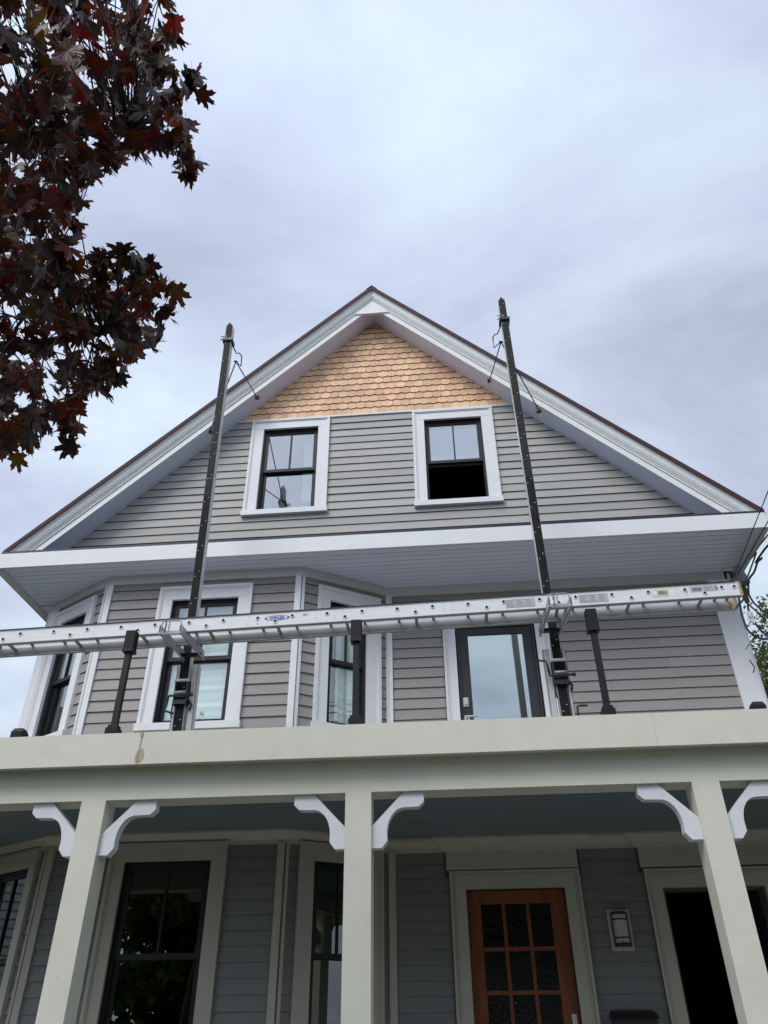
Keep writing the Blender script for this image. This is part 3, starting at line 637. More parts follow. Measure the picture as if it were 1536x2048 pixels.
# balcony rail posts
def rail_post(x, full=True, y=5.75, zt=3.72):
    if not full:
        b = MB(); h = .048; b.box(x - h, x + h, y - h, y + h, 3.48, zt - .03)
        b.add([(x - h, y - h, zt - .03), (x + h, y - h, zt - .03), (x + h, y + h, zt - .03), (x - h, y + h, zt - .03), (x - .034, y - .034, zt), (x + .034, y - .034, zt), (x + .034, y + .034, zt), (x - .034, y + .034, zt)], [(0, 1, 5, 4), (1, 2, 6, 5), (2, 3, 7, 6), (3, 0, 4, 7), (4, 5, 6, 7)])
        for k in range(5): b.box(x - h + .008 + k * .0185, x - h + .014 + k * .0185, y - h - .003, y - h, 3.49, zt - .032)
        return b.build('post_socket', 'blackpost', house)
    p = MB().box(x - .023, x + .023, y - .023, y + .023, 3.48, 4.36).build('rail_post', 'blackpost', house)
    b = MB(); h = .049; b.box(x - h, x + h, y - h, y + h, 3.48, zt - .025); b.box(x - .038, x + .038, y - .038, y + .038, zt - .025, zt)
    for k in range(5): b.box(x - h + .008 + k * .0185, x - h + .014 + k * .0185, y - h - .003, y - h, 3.49, zt - .03)
    b.build('post_base', 'blackpost', p)
    b = MB(); h = .042; b.box(x - h, x + h, y - h, y + h, 4.372, 4.535); b.box(x - h - .004, x + h + .004, y - h - .004, y + h + .004, 4.345, 4.372)
    for k in range(5): b.box(x - h + .006 + k * .0155, x - h + .011 + k * .0155, y - h - .003, y - h, 4.374, 4.53); b.box(x - h - .003, x - h, y - h + .006 + k * .0155, y - h + .011 + k * .0155, 4.374, 4.53); b.box(x + h, x + h + .003, y - h + .006 + k * .0155, y - h + .011 + k * .0155, 4.374, 4.53)
    b.build('post_cap', 'blackpost', p)
for x in (-2.632, -.713, 1.207): rail_post(x)
rail_post(-3.40, False); rail_post(2.30, False, zt=3.705)

# ------------------------------------------------------------------ window shades inside the upper bay
def shade(fr, s0, s1, z0, z1, d, label, folds=5, m='shade'):
    b = MB(fr); n = folds * 4; vs = []
    for i in range(n + 1):
        zz = z0 + (z1 - z0) * i / n; dd = d + (.012 if i % 4 == 0 else 0) - (.008 if i % 4 == 1 else 0)
        vs += [(s0, dd, zz), (s1, dd, zz), (s0, dd - .004, zz), (s1, dd - .004, zz)]
    fs = []
    for i in range(n):
        a = i * 4; fs += [(a, a + 1, a + 5, a + 4), (a + 2, a + 6, a + 7, a + 3), (a, a + 4, a + 6, a + 2), (a + 1, a + 3, a + 7, a + 5)]
    b.add(vs, fs, 0); o = b.build('window_shade', m); tag(o, label, 'window shade', 'roman shades in the upper bay')
shade(FB, UB0 + .04, UB1 - .04, 4.36, 5.70, -.118, 'pale green roman shade in the front window of the upper bay', 7)
shade(FR, SIDE[0] + .15, SIDE[1] + .2, 4.36, 5.74, -.118, 'pale roman shade in the narrow right canted window of the upper bay', 8)
shade(FL, SIDL[0] - .1, SIDL[1] + .02, 4.36, 4.80, -.20, 'half raised green shade in the left canted window of the upper bay', 4, 'shade_side')
for fr, s0, s1, lb in ((FR, SIDE[0] - .02, SIDE[0] + .15, 'narrow gray green curtain at the left of the right canted bay window'),):
    b = MB(fr); vs = []; n = 16
    for i in range(n + 1):
        s = s0 + (s1 - s0) * i / n; dd = -.20 + .018 * math.sin(i * 1.9)
        vs += [(s, dd, 4.36), (s + .01, dd, 5.74)]
    b.add(vs, [(2 * i, 2 * i + 2, 2 * i + 3, 2 * i + 1) for i in range(n)], 0, True)
    tag(b.build('curtain', 'shade_side'), lb, 'curtain')

b = MB(); b.box(-1.79, -1.60, 8.21, 8.225, 7.62, 8.60); tag(b.build('white_board', 'lampglass' if False else 'label_w'), 'pale board standing inside the left attic window at its right side', 'board')

# ------------------------------------------------------------------ scaffold stage
SX, SY, SZ, TI = 2.505, 5.92, 4.699, .0205
def fst(x, y, z):                                # x runs to the left from the right end; small tilt
    X = SX - x * math.cos(TI); return (X + 0, SY + y, SZ - x * TI * 1.0 - .006 * (x / 3.4 - 1) ** 2 * 0 + z)
st = empty('scaffold_stage', fst(3.7, .13, 0)); tag(st, 'long aluminium ladder stage hung across the front of the house on two poles', 'scaffold stage')
SLn, H_ = 7.6, .131
def rail(y0, sg):
    """C channel: web, two flanges; sg gives the side the flanges turn to"""
    b = MB(fst); w = .004
    b.box(0, SLn, y0, y0 + sg * w, .006, H_ - .006)
    b.box(0, SLn, y0 - sg * .003, y0 + sg * .034, H_ - .006, H_)
    return b
rn = rail(0, 1).build('side_rail', 'alu', st)
MB(fst).box(0, SLn, -.003, .034, 0, .006).build('flange', 'alu_shaded', rn)
rf = MB(fst)
n = 10; prof = [(.262 - .034 * math.sin(math.pi * i / n) ** .8 * 0 - .030 * math.sin(math.pi * i / n), .004 + (H_ - .008) * i / n) for i in range(n + 1)]
vs = [(0, y, z) for y, z in prof] + [(SLn, y, z) for y, z in prof]
rf.add(vs, [(i, i + 1, i + n + 2, i + n + 1) for i in range(n)], 0, True)
rf.box(0, SLn, .262, .268, H_ - .006, H_); rf.box(0, SLn, .2645, .268, .005, H_ - .006)
rfo = rf.build('side_rail', 'alu_inner_shaded', st)
MB(fst).box(0, SLn, .240, .268, -.003, .004).build('flange', 'alu_shaded', rfo)
for y0 in (-.010, .235): MB(fst).box(.02, SLn, y0, y0 + .046, H_ + .001, H_ + .008).build('shade_strip', 'black', st)  # dark strips added to draw the shadow line at the top flanges
def ring_end(b, x, z, mi_ring, mi_hole):
    n = 16; vs = []
    for r_, y in ((.0195, -.0005), (.0185, -.0065), (.0130, -.0065), (.0125, -.0012)):
        for k in range(n): t = 2 * math.pi * k / n; vs.append((x + r_ * math.cos(t), y, z + r_ * math.sin(t)))
    fs = [(q * n + k, q * n + (k + 1) % n, (q + 1) * n + (k + 1) % n, (q + 1) * n + k) for q in range(3) for k in range(n)]
    b.add(vs, fs, [mi_ring] * (2 * n) + [mi_hole] * n)
    b.add([(x + .0128 * math.cos(2 * math.pi * k / n), -.0014, z + .0128 * math.sin(2 * math.pi * k / n)) for k in range(n)], [tuple(range(n))], mi_hole)
ups = [SX - 2.470] + [SX - 2.366 + .3055 * k for k in range(25)]
for i, x in enumerate(ups):
    if x > SLn - .05: break
    o = MB(fst).tube([(x, .005, .088), (x, .250, .088)], .0125, 10).build('rung', 'alu_shaded', st)
    b = MB(fst); ring_end(b, x, .088, 0, 1); b.build('rung_end', ['alu', 'hole'], st)
x = SX - 2.218
while x < SLn - .05:
    MB(fst).tube([(x, .005, .046), (x, .250, .046)], .0145, 10).build('rung', 'alu_shaded', st)
    b = MB(fst); ring_end(b, x, .046, 0, 1); b.build('rung_end', ['alu', 'hole'], st); x += .611
b = MB(fst); rv = random.Random(3)
for xc in (SX + 3.12, SX + 1.66, SX + .9, SX - .05, SX - 2.02, SX - 1.0):
    for dx in (-.05, .03):
        for zz in (.035, .062, .105): b.box(xc + dx + rv.uniform(-.004, .004) - .003, xc + dx + .003, -.0025, 0, zz - .003, zz + .003)
tag(b.build('rivets', 'ink_grey', st), kind='stuff')
fsm = lambda x, y, z: fst(SX - x, y, z)          # world X along the rail, y out of the web
def zrel(X, Z): return Z - (SZ - (SX - X) * TI)
def sticker(name, m, x0, x1, z0, z1, parts=()):
    o = MB(fsm).box(x0, x1, -.0016, 0, z0, z1).build(name, m, st)
    for (mm, a, b_, c, d) in parts: MB(fsm).box(x0 + (x1 - x0) * a, x0 + (x1 - x0) * b_, -.0026, -.0016, z0 + (z1 - z0) * c, z0 + (z1 - z0) * d).build('print', mm, o)
    return o
def lines(o, x0, x1, z0, z1, n, cols, m='ink_grey'):
    b = MB(fsm); rv = random.Random(int(x0 * 99))
    for c in range(cols):
        for k in range(n):
            a = x0 + (x1 - x0) * (c + .06) / cols; w = (x1 - x0) / cols * rv.uniform(.45, .86); zz = z1 - (z1 - z0) * (k + .5) / n
            b.box(a, a + w, -.0026, -.0016, zz - (z1 - z0) / n * .17, zz + (z1 - z0) / n * .17)
    tag(b.build('small_print', m, o), kind='stuff')
for x0, x1 in ((.551, .797), (1.170, 1.414)):
    o = sticker('label', 'label', x0, x1, .028, .104, ()); lines(o, x0 + .005, x1 - .005, .034, .100, 6, 3)
    MB(fsm).ring(x0, x1, -.0024, -.0012, .028, .104, .003).build('label_border', 'ink_grey', o)
o = sticker('label', 'label_y', 1.786, 1.924, .040, .106, (('ink_grey', .34, .93, .22, .80), ('label_w', .05, .28, .2, .8))); lines(o, 1.84, 1.91, .058, .092, 4, 1, 'ink')
o = sticker('label', 'label', 2.105, 2.336, .060, .112, (('ink_green', .90, .985, .2, .85),)); lines(o, 2.215, 2.31, .066, .108, 4, 1)
text_part('year_print', '2024', .040, 2.122, .072, -.0030, 'ink', o, fsm, .0012, squash=.95)
# blue oval logo
b = MB(fsm); cxl, czl = -1.434, .078; n = 28
def ell(a, b_, y): return [(cxl + a * math.cos(2 * math.pi * k / n), y, czl + b_ * math.sin(2 * math.pi * k / n)) for k in range(n)]
lg = b.add(ell(.112, .0235, -.0016), [tuple(range(n))]).build('logo', 'logo_blue', st)
MB(fsm).add([(cxl - .098, -.0022, czl), (cxl - .070, -.0022, czl + .0145), (cxl + .070, -.0022, czl + .0145), (cxl + .098, -.0022, czl), (cxl + .070, -.0022, czl - .0145), (cxl - .070, -.0022, czl - .0145)], [(0, 1, 2, 3, 4, 5)]).build('logo_field', 'label_w', lg)
text_part('logo_lettering', 'WERNER', .030, cxl, czl - .0105, -.0030, 'logo_blue', lg, fsm, .0013, 'CENTER', 1.12)
o = MB(fsm).box(-1.21, -1.15, -.0009, 0, .084, .102).build('label', 'alu', st); lines(o, -1.21, -1.15, .084, .102, 2, 1, 'ink')
for y0, y1 in ((-.006, .04), (.222, .272)):
    b = MB(fst); b.ring(-.009, .002, y0, y1, -.004, .135, .005)
    b.box(.004, .020, y0, y0 + .005, -.006, .137) if False else None
    b.ring(-.022, -.009, y0 + .004, y1 - .004, .006, .125, .004)
    b.build('end_cap', 'yellow', st)

# ------------------------------------------------------------------ poles
def pole(xb, xt, zt, label, group, side):
    k = (xt - xb) / (zt - 3.885)
    f = lambda x, y, z: (xb + x + k * (z - 3.885), 6.35 + y, z)
    r = empty('scaffold_pole', (xb, 6.39, 3.48)); tag(r, label, 'scaffold pole', group)
    hw = .041
    b = MB(f).box(-hw, hw, .004, .088, 3.48, zt - .07)
    b.add([(-hw, .004, zt - .07), (hw, .004, zt - .07), (hw, .088, zt - .07), (-hw, .088, zt - .07), (-hw * .12, .004, zt), (hw * .12, .004, zt), (hw * .12, .088, zt), (-hw * .12, .088, zt)], [(0, 1, 5, 4), (1, 2, 6, 5), (2, 3, 7, 6), (3, 0, 4, 7), (4, 5, 6, 7)])
    b.build('pole', 'alu_dull', r)
    MB(f).box(-hw + .002, hw - .002, 0, .0035, 3.48, 6.4).build('rubber_strip', 'rubber', r)
    b = MB(f).box(-hw + .002, hw - .002, 0, .0035, 6.402, zt - .07); b.add([(-hw + .002, 0, zt - .07), (hw - .002, 0, zt - .07), (0, 0, zt - .006)], [(0, 1, 2)])
    b.build('rubber_strip', 'rubber_worn', r)
    b = MB(f); z = 3.62; i = 0
    while z < zt - .15:
        for dx, dz in ((-.022, 0), (.016, .055)):
            n = 6; vs = [(dx + .0034 * math.cos(2 * math.pi * q / n), -.0022, z + dz + .0034 * math.sin(2 * math.pi * q / n)) for q in range(n)] + [(dx + .006 * math.cos(2 * math.pi * q / n), 0, z + dz + .006 * math.sin(2 * math.pi * q / n)) for q in range(n)]
            b.add(vs, [tuple(range(n))] + [(q, q + n, (q + 1) % n + n, (q + 1) % n) for q in range(n)])
        z += .30
    tag(b.build('screw_heads', 'alu_dull', r), kind='stuff')
    b = MB(f)
    for q in (0, 1): b.box(-hw - .001, hw + .001, -.003, .0, 6.62 + q * .5, 6.63 + q * .5)
    b.build('joint_band', 'black', r)
    # doubled lower channels beside the pole
    for sg in (-1, 1):
        x0 = sg * (.050 if sg == -side else .062); wdt = .030 if sg == -side else .055
        b = MB(f); lo, hi = sorted((x0, x0 + sg * wdt)); b.box(lo, hi, .03, .036, 3.48, 4.50)
        b.box(lo, lo + .004, .03, .11, 3.48, 4.50); b.box(hi - .004, hi, .03, .11, 3.48, 4.50)
        b.build('side_channel', 'alu_dull', r)
    MB(f).box(-.13, .13, -.02, .15, 3.481, 3.492).build('foot_plate', 'rust', r)
    lab = MB(f).box(hw, hw + .001, .02, .07, 5.55, 5.75) if side > 0 else MB(f).box(-hw - .001, -hw, .02, .07, 5.55, 5.75)
    lo = lab.build('sticker', 'label_w', r)
    b = MB(f)
    for q in range(6):
        xx = (hw + .001, hw + .0018) if side > 0 else (-hw - .0018, -hw - .001)
        b.box(*xx, .025, .065, 5.56 + q * .03, 5.57 + q * .03)
    b.build('print', 'logo_blue' if False else 'ink_grey', lo)
    return f
GP = 'poles of the scaffold'
f1 = pole(-2.341, -2.443, 9.105, 'left scaffold pole leaning slightly in front of the bay and rake', GP, 1)
f2 = pole(.990, .945, 9.20, 'right scaffold pole beside the balcony door, topmost end higher', GP, -1)

# ------------------------------------------------------------------ pump jacks
def jack(f, xc, zc, mirror, armL, armR, za, label):
    """f: pole frame; xc pole centre; zc height of the crank axle; arms as (near x, far x)"""
    r = empty('pump_jack', (xc, 6.35, zc - .12)); tag(r, label, 'pump jack', 'pump jacks on the scaffold poles')
    # carriage on the pole
    b = MB(f); b.box(-.060, -.046, -.035, .06, zc - .07, zc + .16); b.box(.046, .060, -.035, .06, zc - .07, zc + .16)
    b.box(-.060, .060, -.038, -.034, zc - .07, zc - .03)
    b.build('carriage', 'black', r)
    MB(f).tube([(-.066, -.035, zc + .15), (.066, -.035, zc + .15)], .013, 12).build('roller', 'steel', r)
    MB(f).tube([(-.05, -.04, zc + .035), (.05, -.04, zc + .035)], .014, 10).build('roller', 'lampglass', r)
    MB(f).box(-.05, .05, -.06, -.045, zc - .012, zc + .012).build('foot_pedal', 'black', r)
    s = -1
    b = MB(f); b.tube([(.105, -.055, zc + .004), (-.08, -.055, zc), (-.095, -.055, zc), (-.105, -.055, zc + (.10 if mirror else -.10)), (-.112, -.055, zc + (.135 if mirror else -.135)), (-.20 if mirror else -.03, -.06, zc + (.145 if mirror else -.165))], [.011, .011, .010, .009, .009, .010], 8)
    b.tube([(.10, -.055, zc + .004), (.122, -.055, zc + .004)], .017, 8); b.build('crank', 'black', r)
    b = MB(f); b.tube([(-.062, -.02, zc - .06), (-.064, -.02, zc - .16), (-.056, -.02, zc - .19)], .007, 6); b.tube([(.068, 0.02, zc - .02), (.095, .03, zc - .06), (.08, .02, zc - .11)], .009, 6); b.build('spring', 'black', r)
    # arms under the stage
    for (xn, xf) in (armL, armR):
        yn, yf = 5.80, 6.36
        g = lambda u, v, z: (xn + (xf - xn) * u + v, yn + (yf - yn) * u, za + z)
        MB(g).box(0, 1, -.002, .002, 0, .088).box(0, 1, -.002, .016, 0, .004).box(.80, .95, -.006, -.002, .03, .042).build('arm', 'galv', r)
    xl, xr = armL[0], armR[0]
    MB().box(xl, xr, 5.80, 5.803, za, za + .028).build('cross_bar', 'galv', r)
    b = MB(); b.tube([(xl + .01, 5.83, za + .012), (xr - .01, 5.83, za + .012)], .008, 8); b.build('pin', 'steel', r)
    MB().box(min(armL[1], armR[1]) + .0, max(armL[1], armR[1]), 6.26, 6.30, za + .005, za + .035).build('cross_bar', 'black', r)
    b = MB(); b.tube([(xl + .005, 5.81, za + .06), (xl + .005, 5.81, za + .10), (xl + .012, 5.81, za + .122), (xl + .03, 5.81, za + .13), (xr - .03, 5.81, za + .13), (xr - .012, 5.81, za + .122), (xr - .004, 5.81, za + .10), (xr - .004, 5.81, za + .05)], .006, 8)
    b.build('guard_loop', 'galv', r)
    for xx in (xl, xr):
        MB().box(xx - .008, xx + .012, 5.792, 5.806, za + .0, za + .088).build('end_plate', 'galv', r)
        MB().box(xx - .003, xx + .005, 5.788, 5.792, za + .02, za + .075).build('end_slot', 'ink', r)
    for q in range(2):                           # chain hanging inside the loop
        c = xl + .045 + q * .030
        for i in range(4):
            zc_ = za + .11 - i * .03; t = [(c + (.007 if i % 2 else .001) * math.cos(a), 5.80 + (.002 if i % 2 else .006) * math.cos(a + 1), zc_ + .018 * math.sin(a)) for a in [2 * math.pi * k / 8 for k in range(9)]]
            MB().tube(t, .0034, 6, cap=False).build('chain_link', 'rust' if q == 0 else 'galv', r)
jack(f1, -2.35, 4.175, False, (-2.418, -2.335 - .04), (-2.238, -2.195), 4.530, 'pump jack on the left scaffold pole with its crank hanging down')
jack(f2, .985, 4.215, True, (.895, .857), (1.075, 1.022), 4.612, 'pump jack on the right scaffold pole with its crank turned up')

# ------------------------------------------------------------------ braces tying the pole tops to the rake
def brace(f, xc, zc, knot, feet, label, sg):
    r = empty('pole_brace', (xc, 6.39, zc)); tag(r, label, 'pole brace', 'braces at the pole tops')
    b = MB(f); b.ring(-.060, .060, -.016, .10, zc - .022, zc + .022, .017, 0, 0) if False else None
    b.box(-.062, -.043, -.016, .10, zc - .020, zc + .026); b.box(.043, .062, -.016, .10, zc - .020, zc + .026); b.box(-.062, .062, -.02, -.006, zc - .015, zc + .026)
    b.build('clamp', 'black', r)
    b = MB(f); b.tube([(-.085, -.022, zc + .045), (.01, -.026, zc + .055)], .007, 6); b.tube([(-.09, -.01, zc + .0), (-.03, -.024, zc + .01)], .007, 6); b.tube([(-.02, -.024, zc + .05), (0, -.024, zc)], .006, 6); b.build('clamp_bolt', 'galv', r)
    k = Vector(knot); c0 = Vector(f(sg * .045, .08, zc - .02))
    a = c0 + Vector((sg * .05, .04, -.10)); h = a + Vector((sg * .05, .05, .01)); g = h + Vector((-sg * .002, .03, -.15))
    MB().tube([c0, a, a + Vector((sg * .02, .02, .03)), h, h + Vector((0, .01, -.03)), g, k], .0075, 8).build('hook', 'black', r)
    MB().tube([k + Vector((-.018, 0, .01)), k, k + Vector((.018, 0, -.012))], .014, 8).build('swivel', 'black', r)
    for ft in feet:
        p = Vector(ft); MB().tube([k, p + Vector((0, -.02, .0))], .0075, 8).build('tie_rod', 'black', r)
        d = (p - k).normalized()
        q = d.to_track_quat('Z', 'Y').to_matrix(); fn = lambda x, y, z: tuple(p + q @ Vector((x, y, z)))
        MB(fn).box(-.030, .030, -.022, .022, -.05, .0).box(-.036, .036, -.006, .006, -.035, -.02).build('foot_block', 'rust', r)
brace(f1, -2.437, 8.775, (-2.383, 6.60, 8.655), ((-2.405, 7.735, 9.10), (-3.045, 7.83, 8.60)), 'steel brace from the left pole top to the rake soffit', 1)
brace(f2, .951, 8.785, (.905, 6.60, 8.67), ((.845, 7.83, 9.22), (1.440, 7.76, 8.525)), 'steel brace from the right pole top to the rake soffit', -1)

# stray crank on the porch roof
b = MB(); b.tube([(1.086, 6.35, 3.49), (1.088, 6.35, 3.945), (1.094, 6.35, 3.958), (1.104, 6.35, 3.962), (1.176, 6.35, 3.960)], .009, 8)
tag(b.build('crank_rod', 'black'), 'bent black crank rod standing on the porch roof right of the scaffold pole', 'crank rod')

# ------------------------------------------------------------------ wall lamp and mailbox
lx0, lx1, lz0, lz1 = 1.367, 1.516, 2.338, 2.612; cxm = (lx0 + lx1) / 2
ls = empty('wall_lamp', (cxm, 7.99, 2.30)); tag(ls, 'unlit half round wall lamp with black bands between the two doorways', 'wall lamp')
MB().box(1.340, 1.540, 7.974, 8.016, 2.308, 2.638).build('back_plate', 'trim_shaded', ls)
def half(b, r, z0, z1, dep=.075):
    n = 14; pts = [(cxm - r * math.cos(math.pi * k / n), 7.974 - dep * math.sin(math.pi * k / n)) for k in range(n + 1)]
    vs = [(x, y, z0) for x, y in pts] + [(x, y, z1) for x, y in pts]; m = n + 1
    b.add(vs, [(k, k + 1, k + m + 1, k + m) for k in range(n)], 0, True); b.add([(x, y, z0) for x, y in pts], [tuple(range(m))]); b.add([(x, y, z1) for x, y in pts], [tuple(range(m))[::-1]])
b = MB(); half(b, .066, lz0 + .02, lz1 - .02, .07); b.build('diffuser', 'lampglass', ls)
for z0, z1, r, nm in ((lz0, lz0 + .028, .075, 'end_plate'), (lz1 - .022, lz1, .075, 'end_plate'), (lz0 + .062, lz0 + .074, .071, 'band'), (lz1 - .066, lz1 - .054, .071, 'band')):
    b = MB(); half(b, r, z0, z1, .079 if r > .073 else .074); b.build(nm, 'black', ls)
for sx in (-1, 1): MB().box(cxm + sx * .069 - .005, cxm + sx * .069 + .005, 7.955, 7.974, lz0, lz1).build('side_bar', 'black', ls)
mb = empty('mailbox', (1.42, 7.99, 1.55)); tag(mb, 'black wall mailbox with a flared lid under the wall lamp', 'mailbox')
MB().box(1.245, 1.605, 7.875, 7.995, 1.55, 1.815).build('box', 'black', mb)
MB().add([(1.225, 7.85, 1.80), (1.625, 7.85, 1.80), (1.625, 7.997, 1.80), (1.225, 7.997, 1.80), (1.245, 7.90, 1.845), (1.605, 7.90, 1.845), (1.605, 7.997, 1.862), (1.245, 7.997, 1.862)],
         [(0, 3, 2, 1), (4, 5, 6, 7), (0, 1, 5, 4), (1, 2, 6, 5), (2, 3, 7, 6), (3, 0, 4, 7)]).build('lid', 'black', mb)

# ------------------------------------------------------------------ service mast and cables at the right corner
ms = empty('service_mast', (3.30, 7.62, 5.1)); tag(ms, 'gray service mast head close under the right end of the soffit', 'service mast')
MB().tube([(3.31, 7.72, 5.55), (3.30, 7.66, 5.80)], .026, 12).build('pipe', 'mast', ms)
MB().tube([(3.31, 7.72, 5.62), (3.27, 8.02, 5.62)], .012, 8).build('standoff', 'mast', ms)
MB().tube([(3.29, 7.60, 5.72), (3.275, 7.62, 5.86), (3.285, 7.64, 5.94), (3.30, 7.66, 5.975)], [.062, .06, .05, .02], 14).build('weather_head', 'mast', ms)
def smooth(pts, n=6):
    pts = [Vector(p) for p in pts]; P = [pts[0]] + pts + [pts[-1]]; out = []
    for i in range(1, len(P) - 2):
        for k in range(n):
            t = k / n; a, b_, c, d = P[i - 1], P[i], P[i + 1], P[i + 2]
            out.append(.5 * ((2 * b_) + (c - a) * t + (2 * a - 5 * b_ + 4 * c - d) * t * t + (3 * b_ - a - 3 * c + d) * t ** 3))
    return out + [pts[-1]]
def cable(pts, r, label, conn=None):
    o = empty('cable', pts[0]); tag(o, label, 'cable', 'service cables at the right corner')
    MB().tube(smooth(pts), r, 7).build('jacket', 'cable', o)
    if conn:
        MB().tube(smooth(conn[0], 5), [conn[1] * q for q in ([.5, .8, 1.1, .9, 1.15, .85] * 9)[:5 * (len(conn[0]) - 1) + 1]], 8).build('tape_wrap', 'foil', o)
Y7 = 7.6
def bey(p, q, k): return tuple(q[i] + (q[i] - p[i]) * k for i in range(3))
cable([(3.195, Y7, 5.80), (4.9, -6.1, 10.46)], .0055, 'thin cable rising steepest from the mast head past the fascia')
cable([(3.235, Y7, 5.82), (5.335, -6.1, 8.55)], .0055, 'thin cable rising from the mast head close under the steepest one')
cable([(3.30, Y7, 5.73), (3.42, Y7, 5.93), (3.52, Y7, 6.10), (3.585, Y7, 6.20), (4.3, 5.5, 6.9), (5.2, -6.1, 9.0)], .009, 'thick cable rising along the side fascia from the mast head')
cable([(3.30, Y7, 5.60), (3.345, Y7, 5.76), (3.43, Y7, 5.86), (3.50, Y7, 5.98), (3.56, Y7, 6.03), (3.62, Y7, 6.14), (4.4, 5.5, 6.8), (5.2, -6.1, 8.8)], .012, 'kinked black cable sagging outside the side fascia')
cable([(3.19, Y7, 5.62), (3.172, Y7, 5.44), (3.164, Y7, 5.317), (3.178, Y7, 5.163), (3.262, Y7, 5.076), (3.36, Y7, 5.062), (3.6, Y7, 5.09), (4.4, 5.5, 6.6), (5.2, -6.1, 8.3)], .0115, 'lowest drip loop hanging below the stage end')
cable([(3.28, Y7, 5.70), (3.295, Y7, 5.62), (3.33, Y7, 5.47), (3.45, Y7, 5.335), (3.6, Y7, 5.28), (4.4, 5.5, 6.6), (5.2, -6.1, 8.3)], .010, 'highest drip loop right of the stage end')
cable([(3.23, Y7, 5.66), (3.236, Y7, 5.53), (3.318, Y7, 5.387), (3.42, Y7, 5.25), (3.6, Y7, 5.17), (4.4, 5.5, 6.6), (5.2, -6.1, 8.3)], .009, 'middle drip loop with a silver taped splice far right', ([(3.40, Y7, 5.285), (3.43, Y7, 5.215), (3.45, Y7, 5.16)], .024))
cable([(3.265, Y7, 5.68), (3.262, Y7, 5.52), (3.246, Y7, 5.38), (3.275, Y7, 5.23), (3.36, Y7, 5.10), (3.6, Y7, 5.02), (4.4, 5.5, 6.6), (5.2, -6.1, 8.3)], .011, 'drip loop with a silver taped splice beside the corner board', ([(3.247, Y7, 5.385), (3.248, Y7, 5.31), (3.270, Y7, 5.24)], .025))
cable([(3.10, Y7, 4.957), (3.428, Y7, 5.334), (3.75, Y7, 5.70), (4.6, 5.5, 6.9), (5.3, -6.1, 9.3)], .0045, 'taut thin wire running up to the right from the corner board')
cable([(3.102, Y7, 4.84), (3.118, Y7, 4.79), (3.129, Y7, 4.765), (3.118, Y7, 4.73), (3.102, Y7, 4.70)], .006, 'short loose wire end on the corner board')

up_ = empty('utility_pole', (5.2, -6.25, 0)); tag(up_, 'wooden utility pole at the street carrying the service cables of the house', 'utility pole')
MB().tube([(5.2, -6.25, -.1), (5.2, -6.25, 11.0)], [.15, .11], 12).build('pole', 'bark_grey', up_)
MB().box(4.2, 6.2, -6.2, -6.08, 10.36, 10.48).build('cross_arm', 'bark_grey', up_)
MB().box(5.1, 5.42, -6.16, -6.06, 8.2, 9.35).build('bracket_plate', 'galv', up_)

